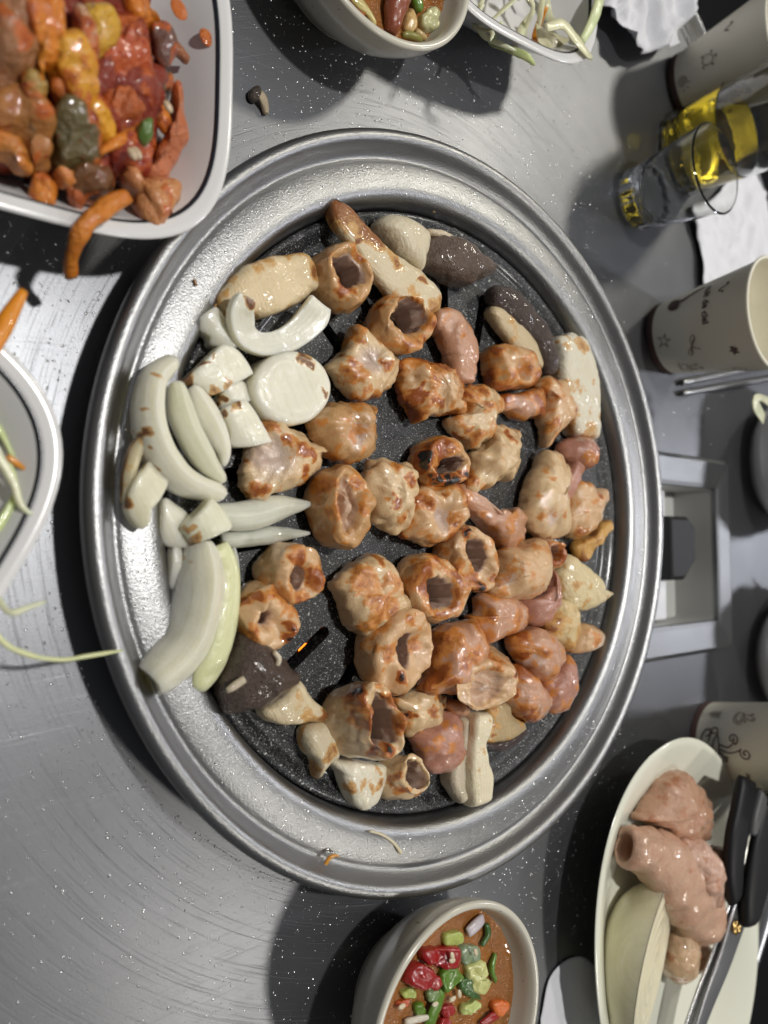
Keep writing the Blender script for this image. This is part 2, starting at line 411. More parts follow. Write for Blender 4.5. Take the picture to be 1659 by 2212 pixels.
def blob(name, tagz, outline, z0, h, mat, color, parent=None, flat=2.4, zu=.38, amp=.10, freq=1.1, seed=0, sear=.25, edge=.25, spots=(), dents=(),
         nt=112, nr=22, zmid=.35, fold=0.0, tilt=(0, 0), rag=.05, jag=0.0, grain=25, fine=1.0, bend=None, ripple=None):
    W = U(zp(tagz, outline), z0 + zu * h)
    W = closed_spline(W, nt)
    C = W.mean(0)
    rg = np.random.RandomState(seed + 5)
    L = np.array([math.cos(a) for a in np.linspace(0, 2 * math.pi, nt, endpoint=False)])
    ring_n = fbm(np.stack([W[:, 0] * 1.6, W[:, 1] * 1.6, np.full(nt, seed * 3.7)], -1), seed, 3)
    rr = 1 + rag * ring_n
    if jag: rr = rr + jag * np.abs(fbm(np.stack([W[:, 0] * 4, W[:, 1] * 4, np.full(nt, seed * 1.7)], -1), seed + 9, 2))
    dr = W[:, :2] - C[:2]; rw = np.linalg.norm(dr, axis=1); dr = dr / rw[:, None]; r0c = .82 * rw.mean()
    e = 2.0 / flat; V = []; rad = []
    ph = np.linspace(.02, math.pi * .92, nr + 6)
    for p in ph:
        r = math.sin(p) ** e if p < math.pi / 2 else max(.05, math.sin(p)) ** (e * .8)
        cz = math.cos(p)
        z = z0 + h * zmid + (h * (1 - zmid) * abs(cz) ** e if cz > 0 else -h * zmid * min(1, abs(cz) ** (e * .8) * 1.02))
        bl = r ** 1.3; xy = C[:2] + dr * (r * (r0c * (1 - bl) + rw * bl) * (1 + (rr - 1) * r))[:, None]
        V.append(np.c_[xy, np.full(nt, z)]); rad += [r if p < math.pi / 2 else 2 - r] * nt
    V = np.vstack(V); rad = np.array(rad)
    F = grid_faces(len(ph), nt)
    up = np.clip((V[:, 2] - z0) / h, 0, 1)
    N = normals_grid(V, np.array(F)); N = -N if (N[:nt, 2].mean() < 0) else N
    q = V * freq + seed * 7.13
    rdg = 1 - 2 * np.abs(fbm(q * 1.5 + 5, seed + 11, 2))
    d = amp * fbm(q, seed, 4) + fold * (np.abs(fbm(q * .8 + 31, seed + 3, 2)) - .35) + fine * amp * (.10 * rdg + .10 * fbm(q * 4.5 + 3, seed + 21, 2))
    V = V + N * (d * (.35 + .65 * up))[:, None]
    for (x, y, r, a) in spots_world(tagz, dents, z0 + h * .8):
        g = np.exp(-((V[:, 0] - x) ** 2 + (V[:, 1] - y) ** 2) / (r * r)); V[:, 2] -= a * g * up
    inn = spots_field(V, [(a_, b_, r_ * .9, 1.0) for a_, b_, r_, q_ in spots_world(tagz, dents, z0 + h * .8)]) * (up > .4) if len(dents) else np.zeros(len(V))
    if ripple: V[:, 2] += ripple[1] * np.cos(rad * ripple[0] * 6.283 + 1.2 * np.sin(2 * np.arctan2(V[:, 1] - C[1], V[:, 0] - C[0])) + 2 * vnoise(V * .8, 3)) * (rad < 1) * (1 - rad.clip(0, 1) ** 6)
    if bend:
        sb = (V[:, 0] - C[0]) * math.cos(R(bend[0])) + (V[:, 1] - C[1]) * math.sin(R(bend[0])); V[:, 2] += bend[1] * (1 - (sb / np.abs(sb).max()) ** 2)
    V[:, 2] += (tilt[0] * (V[:, 0] - C[0]) + tilt[1] * (V[:, 1] - C[1]))
    V[:, 2] = np.maximum(V[:, 2], z0 - .02 + tilt[0] * (V[:, 0] - C[0]) + tilt[1] * (V[:, 1] - C[1]))
    sr = sear + .45 * fbm(V * 1.3 + 11.1 * seed, seed + 7, 2) * (sear > 0) + edge * np.exp(-((rad - .92) / .2) ** 2) + .22 * np.clip(d / (amp + fold * .5 + 1e-6), -1, 1) * (sear > 0)
    sr = np.maximum(sr, spots_field(V, spots_world(tagz, spots, z0 + h * .8)) * np.clip((up - .1) / .3, 0, 1))
    inn = np.r_[inn, inn[:nt].mean(), 0]
    n0 = len(V); V = np.vstack([V, V[:nt].mean(0), V[n0 - nt:].mean(0)])
    F = F + [(n0, j, (j + 1) % nt) for j in range(nt)] + [(n0 + 1, n0 - nt + (j + 1) % nt, n0 - nt + j) for j in range(nt)]
    sr = np.r_[sr, sr[:nt].mean(), sr[-nt:].mean()]
    F = [f[::-1] for f in F]
    ga = R(grain); return mkobj(name, V, F, mat, parent, attrs={'sear': sr, 'inner': inn, 'su': V[:, 0] * math.cos(ga) + V[:, 1] * math.sin(ga), 'st': -V[:, 0] * math.sin(ga) + V[:, 1] * math.cos(ga)}, color=color)

def ell(tagz, e, n, z):
    cx, cy, rx, ry = e[:4]; rot = R(e[4]) if len(e) > 4 else 0
    a = np.linspace(0, 2 * math.pi, n, endpoint=False)
    x = rx * np.cos(a); y = ry * np.sin(a)
    return U(zp(tagz, np.stack([cx + x * math.cos(rot) - y * math.sin(rot), cy + x * math.sin(rot) + y * math.cos(rot)], -1)), z)
def hoop(name, tagz, rim, hole, z0, h, mat, color, parent=None, base=None, filled=False, seed=0, amp=.09, sear=.25, rimsear=.35, spots=(), bulge=.10, nt=112, floor=.7, freq=1.2):
    """a slice of gut standing on the grill: barrel wall, rolled rim, hole"""
    RO = ell(tagz, rim, nt, z0 + h * .92); RH = ell(tagz, hole, nt, z0 + h * .95)
    BO = ell(tagz, base, nt, z0 + h * .3) if base else RO.copy()
    cr = RO.mean(0)[:2]; cb = BO.mean(0)[:2]; ch = RH.mean(0)[:2]
    an = np.linspace(0, 2 * math.pi, nt, endpoint=False); cc = np.stack([np.cos(an), np.sin(an), np.full(nt, seed * 2.9)], -1)
    w1 = 1 + .05 * fbm(cc * 1.1, seed, 2); w2 = 1 + .20 * fbm(cc * 1.6 + 7, seed + 1, 3)
    RO[:, :2] = cr + (RO[:, :2] - cr) * w1[:, None]; BO[:, :2] = cb + (BO[:, :2] - cb) * (w1 if base is None else 1 + (w1 - 1) * .5)[:, None]
    RH[:, :2] = ch + (RH[:, :2] - ch) * w2[:, None]
    sec = []
    def lp(t, k): return (BO[:, :2] * (1 - t) + RO[:, :2] * t - (cb * (1 - t) + cr * t)) * k + (cb * (1 - t) + cr * t)
    sec.append((lp(0, .62), .02, 0)); sec.append((lp(0, .86), .04, .1)); sec.append((lp(.2, .99 + bulge * .6), .22, .2)); sec.append((lp(.5, 1 + bulge), .5, .25)); sec.append((lp(.8, 1 + bulge * .5), .8, .5))
    sec.append((lp(1, 1.0), .95, .9))
    sec.append((RO[:, :2] * .72 + RH[:, :2] * .28, 1.03, 1.0)); sec.append((RO[:, :2] * .3 + RH[:, :2] * .7, 1.02, .95)); sec.append((RH[:, :2], .93, .8))
    def hp(k): return (RH[:, :2] - ch) * k + ch
    if filled:
        sec += [(hp(.85), floor, .4), (hp(.6), floor - .06, .3), (hp(.34), floor + .12, .6), (hp(.08), floor + .18, .7)]
    else:
        mv = (cb - cr) * .8
        sec += [(hp(.97) + mv * .3, .7, .35), (hp(.93) + mv * .6, .4, .2), (hp(.9) + mv, .12, .1), (hp(.95) + mv, .03, 0)]
    A = np.stack([np.c_[s, np.full(nt, z0 + h * zf)] for s, zf, _ in sec]); sv = np.array([s[2] for s in sec])
    ns_ = 46; t = np.linspace(0, len(sec) - 1, ns_); i = np.clip(t.astype(int), 0, len(sec) - 2); f = t - i
    g = lambda k: A[np.clip(k, 0, len(sec) - 1)]
    p0, p1, p2, p3 = g(i - 1), g(i), g(i + 1), g(i + 2); ff = f[:, None, None]
    V = .5 * (2 * p1 + (p2 - p0) * ff + (2 * p0 - 5 * p1 + 4 * p2 - p3) * ff ** 2 + (3 * p1 - p0 - 3 * p2 + p3) * ff ** 3)
    rimness = np.repeat(np.interp(t, np.arange(len(sec)), sv), nt)
    inn = np.repeat(np.clip((t - 7.6) / .8, 0, 1), nt)
    V = V.reshape(-1, 3); F = grid_faces(ns_, nt, True, False)
    N = normals_grid(V, np.array(F))
    q = V * freq + seed * 5.31
    rdg = 1 - 2 * np.abs(fbm(q * 1.6 + 5, seed + 11, 2))
    d = amp * (fbm(q, seed, 5) + .08 * rdg + .08 * fbm(q * 4.5, seed + 21, 2) + .5 * rimness.clip(0) * fbm(q * 2.4 + 8, seed + 31, 2))
    V = V + N * d[:, None]
    lump = fbm(V * .9 + seed * 3.3, seed + 2, 2)
    V[:, 2] += .16 * h * lump * rimness
    V[:, 2] = np.maximum(V[:, 2], z0 - .02)
    sr = sear + .45 * fbm(V * 1.2 + 3.7 * seed, seed + 7, 2) + rimsear * (rimness - .5) + .25 * rimness * fbm(V * 2.3 + seed, seed + 4, 2)
    sr = np.maximum(sr - .25 * inn, spots_field(V, spots_world(tagz, spots, z0 + h)) * np.clip((V[:, 2] - z0) / h * 2.5 - .8, 0, 1) * (1 - .75 * inn))
    n0 = len(V); extra = [V[:nt].mean(0)]
    F = F + [(n0, (j + 1) % nt, j) for j in range(nt)] if filled else F + [(n0 - nt + j, n0 - nt + (j + 1) % nt, (j + 1) % nt, j) for j in range(nt)]
    if filled:
        extra.append(V[-nt:].mean(0)); F += [(n0 + 1, n0 - nt + j, n0 - nt + (j + 1) % nt) for j in range(nt)]
        V = np.vstack([V] + [np.array([x]) for x in extra]); sr = np.r_[sr, sr[:nt].mean(), sr[-nt:].mean()]; inn = np.r_[inn, 0, inn[-1]] * .6
    return mkobj(name, V, F, mat, parent, attrs={'sear': sr, 'inner': inn}, color=color)

def strip(name, tagz, line, mat, color, parent=None, thick=.5, arch=0.0, flat=2.4, n=48, m=26, seed=0, amp=.04, freq=1.2, sear=0.0, edge=0.0, endsear=0.0, spots=(), hollow=None,
          twist=0.0, world=None, taper=True, ends=(1, 1)):
    """band or tube swept along a line of (x, y, half width, z); cross-section a flat super-ellipse that may arch like an onion petal"""
    if world is None:
        L = np.array(line, float); a, b, k = ZM[tagz]
        P = U(zp(tagz, L[:, :2]), L[:, 3])
        Lx = np.gradient(L[:, :2], axis=0); Lx /= np.linalg.norm(Lx, axis=1)[:, None] + 1e-9
        sd = np.stack([-Lx[:, 1], Lx[:, 0]], -1)
        A = U(zp(tagz, L[:, :2] + sd * L[:, 2:3]), L[:, 3]); B = U(zp(tagz, L[:, :2] - sd * L[:, 2:3]), L[:, 3])
        wd = np.linalg.norm(A - B, axis=1) / 2
        P = np.c_[P, wd]
    else: P = np.array(world, float)
    Q = open_spline(P, n); C = Q[:, :3]; wd = Q[:, 3]
    T = np.gradient(C, axis=0); T /= np.linalg.norm(T, axis=1)[:, None] + 1e-9
    e = 2 / flat; a = np.linspace(0, 2 * math.pi, m, endpoint=False)
    ca = np.sign(np.cos(a)) * np.abs(np.cos(a)) ** e; sa = np.sign(np.sin(a)) * np.abs(np.sin(a)) ** e
    V = []; us = []; ts = []
    for i in range(n):
        s = np.cross([0, 0, 1.0], T[i]); s /= np.linalg.norm(s) + 1e-9; u = np.cross(T[i], s)
        t = i / (n - 1); tw = twist * t
        s, u = s * math.cos(tw) + u * math.sin(tw), u * math.cos(tw) - s * math.sin(tw)
        end = 1.0
        if taper:
            if i < 3 and ends[0]: end = (.55, .82, .95)[i]
            if i > n - 4 and ends[1]: end = (.55, .82, .95)[n - 1 - i]
        th = (thick if np.isscalar(thick) else np.interp(t, np.linspace(0, 1, len(thick)), thick)) / 2
        off = -arch * (ca ** 2)
        V.append(C[i] + np.outer(ca * wd[i] * (.9 + .1 * end), s) + np.outer(sa * th * end + off * min(1, wd[i]), u)); us.append(np.abs(ca)); ts.append(np.full(m, t))
    V = np.vstack(V); us = np.concatenate(us); ts = np.concatenate(ts)
    F = grid_faces(n, m)
    N = normals_grid(V, np.array(F)); d = amp * fbm(V * freq + seed * 7.7, seed, 3); V = V - N * d[:, None]
    sr = sear + (.4 * fbm(V * 1.3 + seed * 2.1, seed + 7, 2) if sear else 0) + edge * np.exp(-((us - 1) / .12) ** 2) + endsear * np.exp(-((ts - 1) / .1) ** 2)
    if spots: sr = np.maximum(sr, spots_field(V, spots_world(tagz, spots, C[:, 2].max())))
    V = list(V); sr = list(sr); n0 = len(V); su = list(np.tile(ca, n) * np.repeat(wd, m)); st = list(ts * np.linalg.norm(np.diff(C, axis=0), axis=1).sum())
    if hollow:
        ca0 = np.array(V[:m]).mean(0); prev = 0
        for kk, (sc_, dep) in enumerate(((.80, -.05), (.62, .25), (.5, .9), (.3, 1.5))):
            q0 = len(V)
            for j in range(m): V.append(ca0 + (np.array(V[j]) - ca0) * sc_ + T[0] * dep * hollow); sr.append(.1)
            for j in range(m): F.append((prev + (j + 1) % m, prev + j, q0 + j, q0 + (j + 1) % m))
            prev = q0
        V.append(ca0 + T[0] * 1.7 * hollow); sr.append(.3); F += [(len(V) - 1, prev + (j + 1) % m, prev + j) for j in range(m)]
    else:
        V.append(np.array(V[:m]).mean(0)); sr.append(sr[0]); F += [(len(V) - 1, (j + 1) % m, j) for j in range(m)]
    V.append(np.array(V[n0 - m:n0]).mean(0)); sr.append(sr[n0 - 1]); F += [(len(V) - 1, n0 - m + j, n0 - m + (j + 1) % m) for j in range(m)]
    F = [f[::-1] for f in F]
    su += [0.0] * (len(V) - len(su)); st += [0.0] * (len(V) - len(st))
    return mkobj(name, np.array(V), F, mat, parent, attrs={'sear': np.array(sr), 'su': np.array(su), 'st': np.array(st)}, color=color)


# ---------------------------------------------------------------- the place: floor, table, grill
V, F = box_verts(-300, 300, -300, 300, -76, -75)
fl = mkobj('floor', V, F, M_FLOOR, smooth=False); fl['kind'] = 'structure'

def boolean_cut(o, cutters):
    for c in cutters:
        md = o.modifiers.new('cut', 'BOOLEAN'); md.object = c; md.operation = 'DIFFERENCE'; md.solver = 'EXACT'
    dg = bpy.context.evaluated_depsgraph_get(); me = bpy.data.meshes.new_from_object(o.evaluated_get(dg))
    o.modifiers.clear(); old = o.data; nm = old.name; o.data = me; bpy.data.meshes.remove(old); me.name = nm
    for c in cutters:
        d = c.data; bpy.data.objects.remove(c); bpy.data.meshes.remove(d)

table = thing('round_table', 'round brushed stainless steel table with a grill set in its middle', 'table')
prof = [(15.6, -.5), (44.0, -.5), (44.0, 0), (15.6, 0)]
V, F = lathe(prof, 192); F = grid_faces(4, 192, True, True)
top = mkobj('tabletop', V, F, M_TABLE, table, smooth=False)
DR = R(-4.5); DC = np.array([23.4, -4.2])          # the grease drawer's window in the table
def drot(x, y): return DC[0] + x * math.cos(DR) - y * math.sin(DR), DC[1] + x * math.sin(DR) + y * math.cos(DR)
V, F = box_verts(-5.0, 5.0, -4.9, 4.9, -3, 3)
V[:, 0], V[:, 1] = drot(V[:, 0], V[:, 1])
boolean_cut(top, [mkobj('cutter', V, F, None)])
V, F = lathe(smooth_profile([(43.98, -.4), (43.99, .02), (44.15, .12), (44.35, -.1), (44.6, -.9), (46.2, -.95), (46.6, -.3), (46.9, .1), (47.2, .05), (47.3, -.5), (47.2, -2.2), (46.8, -2.4)], 4), 192)
mkobj('table_rim', V, F, M_TRIM, table)
V, F = lathe([(3.2, -74.9), (3.2, -8)], 32); mkobj('pedestal', V, F, M_DARK, table)
V, F = lathe([(22, -75), (22, -73.5), (4, -72)], 48); mkobj('foot_plate', V, F, M_DARK, table)
V, F = lathe(smooth_profile([(15.7, -.45), (15.5, -3), (14.5, -7.5), (10, -8.5), (.01, -8.6)], 4), 96); mkobj('burner_well', V, F, M_DARK, table)

drawer = thing('grease_drawer', 'steel framed grease drawer window with black latch set in the table', 'drawer')
def rect_loop(hx, hy, z, r=.25, k=5):
    out = []
    for sx, sy, a0 in ((1, 1, 0), (-1, 1, 90), (-1, -1, 180), (1, -1, 270)):
        for i in range(k):
            a = R(a0 + 90 * i / (k - 1)); x = sx * (hx - r) + r * math.cos(a); y = sy * (hy - r) + r * math.sin(a)
            X, Y = drot(x, y); out.append((X, Y, z))
    return np.array(out)
loops = [rect_loop(6.7, 7.0, .02), rect_loop(6.55, 6.85, .30), rect_loop(6.35, 6.65, .36), rect_loop(5.1, 5.1, .22), rect_loop(4.85, 4.8, .16), rect_loop(4.8, 4.75, -.1)]
mkobj('frame', np.vstack(loops), grid_faces(len(loops), 20), mat_steel('drawer_steel', (.22, .225, .23), .36, .48, .3, .6), drawer, smooth=False)
W_ = [rect_loop(4.82, 4.77, -.08), rect_loop(4.80, 4.75, -3.25)]
mkobj('drawer_wall', np.vstack(W_), grid_faces(2, 20), mat_plain('grey_drawer_wall', (.48, .48, .46), .5), drawer, smooth=False)
V, F = box_verts(-4.9, 4.9, -4.85, 4.85, -3.4, -3.2); V[:, 0], V[:, 1] = drot(V[:, 0], V[:, 1])
mkobj('tray', V, F, mat_plain('dull_grey_tray', (.55, .55, .52), .5), drawer, smooth=False)
V, F = box_verts(-4.7, .6, -4.6, 4.6, -3.2, -1.4); V[:, 0], V[:, 1] = drot(V[:, 0], V[:, 1])
bevel(mkobj('inner_shelf', V, F, mat_plain('pale_zinc', (.72, .72, .75), .45), drawer, smooth=False), .15)
loops = []
for z, k in ((-3.2, 1), (-.7, 1), (-.5, .9)):
    P = np.array([(-.2, 2.7), (2.2, 2.7), (3.1, 2.0), (3.1, -.4), (1.6, -1.8), (-.2, -1.8)]); c = P.mean(0); P = (P - c) * k + c
    X, Y = drot(P[:, 0], P[:, 1]); loops.append(np.c_[X, Y, np.full(6, z)])
Vl = np.vstack(loops); Fl = grid_faces(3, 6) + [tuple(range(12, 18)), tuple(range(5, -1, -1))]
bevel(mkobj('latch', Vl, Fl, M_BLACK, drawer, smooth=False), .06)
for y in (.75, -.75):
    X, Y = drot(4.1, y); V, F = lathe(smooth_profile([(.34, -3.2), (.33, -3.0), (.2, -2.9), (.01, -2.88)], 3), 20, c=(X, Y, 0)); mkobj('screw', V, F, M_TRIM, drawer)

# grill ring: rolled outer bead, valley, wide sloping band, lip that drops to the plate
ring = thing('grill_ring', 'wide aluminium rim ring surrounding the black grill plate', 'grill ring')
prof = smooth_profile([(16.2, .3), (17.1, .9), (17.42, 1.7), (17.5, 2.2), (17.38, 2.52), (17.12, 2.62), (16.88, 2.5), (16.62, 2.12), (16.42, 1.92), (16.3, 1.9), (16.1, 1.98), (15.6, 2.06), (15.05, 2.08), (14.72, 1.98), (14.5, 1.72), (14.38, 1.3), (14.33, .7), (14.3, .3)], 5)
V, F = lathe(prof, 224)
th = np.arctan2(V[:, 1], V[:, 0]); V[:, 2] += .02 * np.sin(3 * th + 1) * (V[:, 2] > 1) + .006 * fbm(V * 1.5, 3, 2)
mkobj('rim', V, F, M_RING, ring)
V, F = lathe(smooth_profile([(15.2, .9), (15.4, -.2), (16.1, -.45), (16.15, .35), (15.2, 1.0)], 3), 96); mkobj('seat', V, F, M_DARK, ring)

grill = thing('grill_plate', 'round black speckled non-stick grill plate with radial slots', 'grill plate')
gp = smooth_profile([(.01, 1.32), (3, 1.30), (7, 1.18), (11.2, .98), (12.1, .90), (12.5, 1.02), (12.85, 1.06), (13.15, .90), (13.5, .86), (13.8, 1.08), (14.08, 1.22), (14.27, 1.1), (14.28, .75)], 5)
gp = gp + [[14.28, .3], [12, .1], [6, .2], [.01, .25]]
V, F = lathe(gp, 240)
plate_ = mkobj('plate', V, F, M_GRILL, grill)
Vc = []; Fc = []
for k in range(25):
    a = R(84 + 14.4 * k); o = len(Vc); lp = []
    r0, r1, hw = 8.9, 11.5, .27
    for i in range(7): t = R(90 + 180 * i / 6); lp.append((r0 + hw * math.cos(t), hw * math.sin(t)))
    for i in range(7): t = R(-90 + 180 * i / 6); lp.append((r1 + hw * math.cos(t), hw * math.sin(t)))
    for z in (-1, 3):
        for (x, y) in lp: Vc.append((x * math.cos(a) - y * math.sin(a), x * math.sin(a) + y * math.cos(a), z))
    Fc += [(o + i, o + (i + 1) % 14, o + 14 + (i + 1) % 14, o + 14 + i) for i in range(14)] + [tuple(o + i for i in range(13, -1, -1)), tuple(o + 14 + i for i in range(14))]
boolean_cut(plate_, [mkobj('cutter', np.array(Vc), Fc, None)])
plate_.data.polygons.foreach_set('use_smooth', [True] * len(plate_.data.polygons))
md = plate_.modifiers.new('edge', 'EDGE_SPLIT'); md.split_angle = R(40)
def gz(x, y):
    r = math.hypot(x, y); return float(np.interp(r, [0, 3, 7, 11.2, 12.1, 14.2], [1.32, 1.30, 1.18, .98, .92, 1.0]))
burner = thing('gas_burner', 'dark burner with one orange flame glowing below the grill slots', 'burner')
V, F = lathe(smooth_profile([(9.4, -2.2), (9.8, -1.4), (9.4, -.9), (8.2, -.9), (7.8, -1.5), (8.0, -2.2)], 4), 96); br_ = mkobj('burner_ring', V, F, M_DARK, burner)
fp = U([(686, 1407)], .3)[0]
V, F = lathe(smooth_profile([(.02, 1.4), (.16, .95), (.27, .45), (.22, .1), (.05, -.15)], 4), 16, c=(fp[0], fp[1], -1.0)); mkobj('flame', V, F, M_FLAME, br_)

# ---------------------------------------------------------------- crockery
PLATE_P = smooth_profile([(.01, 0), (3.9, 0), (4.3, .05), (5.1, .75), (6.1, 2.0), (6.9, 3.15), (7.22, 3.42), (7.34, 3.58), (7.2, 3.66), (6.95, 3.62), (6.74, 3.52), (6.3, 3.0), (5.6, 2.05), (4.8, 1.2), (3.9, .82), (2, .72), (.01, .70)], 4)
def plate_depth(r): return float(np.interp(r, [0, 3.9, 4.8, 5.6, 6.3, 6.8], [.7, .82, 1.2, 2.05, 3.0, 3.55]))
def square_plate(label, c, rot, expo=3.3, group='white plates edged with a black line', k=.928, name='side_plate', lab_cat='plate'):
    t = thing(name, label, lab_cat, group)
    V, F = lathe([(r * k, z) for r, z in PLATE_P], 128, expo, rot, (c[0], c[1], .02)); di = mkobj('dish', V, F, M_PLATE, t)
    line = [(6.80, 3.555), (6.78, 3.575), (6.68, 3.495), (6.66, 3.44)]
    V, F = lathe([(r * k, z + .015) for r, z in line], 128, expo, rot, (c[0], c[1], .02)); mkobj('rim_line', V, F, M_LINE, di)
    return t
square_plate('white squarish plate heaped with red kimchi overlapping the grill rim', (-18.4, 16.5), R(-5))
square_plate('white squarish plate with a few cabbage shreds beside the shadowed grill rim', (-26.15, 1.9), R(-35))
square_plate('white squarish plate of shredded cabbage and carrot beside a crumpled napkin', (5.3, 29.95), R(0))
def side_dish(label, c, rot):
    t = thing('salad_dish', label, 'dish', 'white wavy dishes at the table edge')
    V, F = lathe(smooth_profile([(.01, 0), (3.4, 0), (3.9, .1), (4.9, 1.0), (5.6, 2.4), (5.75, 3.6), (5.85, 4.3), (5.95, 4.42), (5.8, 4.46), (5.55, 4.3), (5.2, 3.0), (4.4, 1.5), (3, .9), (.01, .8)], 4), 120, 2.2, rot, (c[0], c[1], .02))
    a = np.arctan2(V[:, 1] - c[1], V[:, 0] - c[0]); V[:, 2] += np.clip((V[:, 2] - 2.5) / 2, 0, 1) * .22 * np.sin(6 * a)
    mkobj('dish', V, F, M_PLATE, t); return t
side_dish('white wavy rimmed dish of carrot salad next to the steel chopsticks', (38.3, 1.9), 0)
side_dish('white wavy rimmed dish standing near the grease drawer and a paper cup', (37.4, -13.6), .5)

BOWL_P = smooth_profile([(.01, 0), (2.5, 0), (2.75, .05), (3.2, .55), (4.2, 1.7), (4.85, 3.0), (5.0, 3.8), (5.04, 4.02), (4.93, 4.14), (4.74, 4.1), (4.6, 3.8), (4.4, 3.0), (3.7, 1.7), (2.7, .8), (.01, .55)], 4)
def bowl(label, c, level):
    t = thing('sauce_bowl', label, 'bowl', 'speckled cream sauce bowls')
    V, F = lathe(BOWL_P, 112, 2.0, 0, (c[0], c[1], .02)); mkobj('bowl_body', V, F, M_BOWL, t)
    r = float(np.interp(level, [1.7, 3.0, 3.8], [3.7, 4.4, 4.72]))
    o = thing('dipping_sauce', label.replace('speckled cream bowl of', '').strip() + ' held in a speckled cream bowl', 'sauce', 'bean paste dipping sauces')
    pr = [(r + .05, level + .05), (r - .15, level - .02)] + [(r * q, level) for q in (.9, .8, .7, .6, .5, .4, .3, .2, .1, .01)]
    V, F = lathe(pr, 112, 2.0, 0, (c[0], c[1], .02)); V[:, 2] += .05 * fbm(V * 1.6, 5, 3)
    mkobj('sauce_surface', V, F, M_SAUCE, o)
    return t
BB = (-3.6, -22.1); TB = (-3.9, 24.9)
bowl('speckled cream bowl of brown sauce topped with chopped red and green chilli', BB, 3.0)
bowl('speckled cream bowl of brown sauce with a soybean and meat strip', TB, 2.9)

# oval platter with fluted wall
plat = thing('oval_platter', 'ivory oval platter holding raw intestine and half an onion', 'platter')
OC = (16.9, -27.0); OR = R(7)
pp = smooth_profile([(.01, .0), (.52, 0), (.56, .04), (.68, .7), (.88, 1.6), (.97, 2.15), (1.0, 2.3), (.985, 2.38), (.95, 2.32), (.85, 1.85), (.70, 1.0), (.58, .62), (.3, .55), (.01, .52)], 5)
V, F = lathe(pp, 160, 2.15, OR, (OC[0], OC[1], .25), 9.1, 12.0)
mkobj('dish', V, F, M_OVAL, plat)

# ---------------------------------------------------------------- cups, glasses, napkins, cutlery
def cone_pt(c, ang, v, off=.012, r0=2.45, r1=3.45, H=7.2):
    """ang in degrees to the viewer's right, v height in cm on the cup wall"""
    a0 = math.atan2(CAM[1] - c[1], CAM[0] - c[0]); a = a0 + R(ang)
    r = r0 + (r1 - r0) * v / H + off
    return (c[0] + r * math.cos(a), c[1] + r * math.sin(a), v + .02)
def doodle(c, ang, v, polys, parent, mat=None, wdt=.045, name='printed_doodle', scale=1.0, rot=0.0, fill=()):
    Vs = []; Fs = []
    def mp(s, t):
        s, t = s * math.cos(rot) - t * math.sin(rot), s * math.sin(rot) + t * math.cos(rot)
        s *= scale; t *= scale
        vv = v + t; r = 2.45 + vv / 7.2
        return cone_pt(c, ang + math.degrees(s / r), vv)
    for P in polys:
        P = np.array(P, float)
        if len(P) > 2: P = open_spline(np.c_[P, np.zeros(len(P))], max(10, len(P) * 4))[:, :2]
        T = np.gradient(P, axis=0); T /= np.linalg.norm(T, axis=1)[:, None] + 1e-9; Nn = np.stack([-T[:, 1], T[:, 0]], -1) * wdt / 2 / scale
        o = len(Vs)
        for p, n in zip(P, Nn): Vs.append(mp(*(p + n))); Vs.append(mp(*(p - n)))
        Fs += [(o + 2 * i, o + 2 * i + 1, o + 2 * i + 3, o + 2 * i + 2) for i in range(len(P) - 1)]
    for P in fill:
        P = np.array(P, float); P = closed_spline(np.c_[P, np.zeros(len(P))], 40)[:, :2]; cc = P.mean(0); o = len(Vs)
        rings_ = (1.0, .75, .5, .25)
        for k in rings_:
            for p in P: Vs.append(mp(*(cc + (p - cc) * k)))
        Vs.append(mp(*cc))
        for ri in range(3): Fs += [(o + ri * 40 + i, o + ri * 40 + (i + 1) % 40, o + (ri + 1) * 40 + (i + 1) % 40, o + (ri + 1) * 40 + i) for i in range(40)]
        Fs += [(o + 120 + i, o + 120 + (i + 1) % 40, o + 160) for i in range(40)]
    return mkobj(name, np.array(Vs), Fs, mat or M_PRINT, parent, smooth=False)
def spiral(cx, cy, r, turns=2.0, a0=0.0, d=1):
    t = np.linspace(0, 1, int(16 * turns)); return [(cx + r * (1 - .92 * q) * math.cos(a0 + d * q * turns * 6.283), cy + r * (1 - .92 * q) * math.sin(a0 + d * q * turns * 6.283)) for q in t]
CUPDOO = [[(-.55, .0), (-.6, -.35), (-.3, -.7), (.2, -.72), (.5, -.4), (.55, .05)], [(-.55, 0), (0, .14), (.55, .05), (0, -.12), (-.55, 0)], [(-.8, -.62), (-.3, -.86), (.4, -.86), (.8, -.55)],
          [(.55, -.05), (.85, -.05), (.8, -.4), (.45, -.45)], [(-.2, .15), (-.35, .5), (-.2, .8)] + spiral(-.42, .85, .2, 1.2, 0), [(.05, .15), (.2, .6), (.35, .95)] + spiral(.15, 1.15, .24, 1.3, 0), [(.25, .12), (.4, .3)] + spiral(.48, .42, .12, 1.1, 0)]
STAR = [[(0, .7), (.14, .2), (.62, .3), (.26, -.05), (.45, -.55), (.02, -.22), (-.42, -.55), (-.26, -.02), (-.62, .25), (-.14, .2), (0, .7)]]
LEAF = [[(0, -.6), (0, .7)]] + [[(0, y), (s * .3, y + .1), (s * .38, y + .35), (s * .1, y + .3), (0, y)] for y in (-.4, 0, .3) for s in (-1, 1)]
BOW = [[(0, 0), (-.5, .1), (-.8, .45), (-.45, .5), (0, 0)], [(0, 0), (-.4, .35), (-.45, .6)], [(0, 0), (.35, .3), (.45, .6)], [(0, 0), (.5, -.2), (.75, -.5), (.4, -.55), (0, 0)], [(0, 0), (.5, -.35)]]
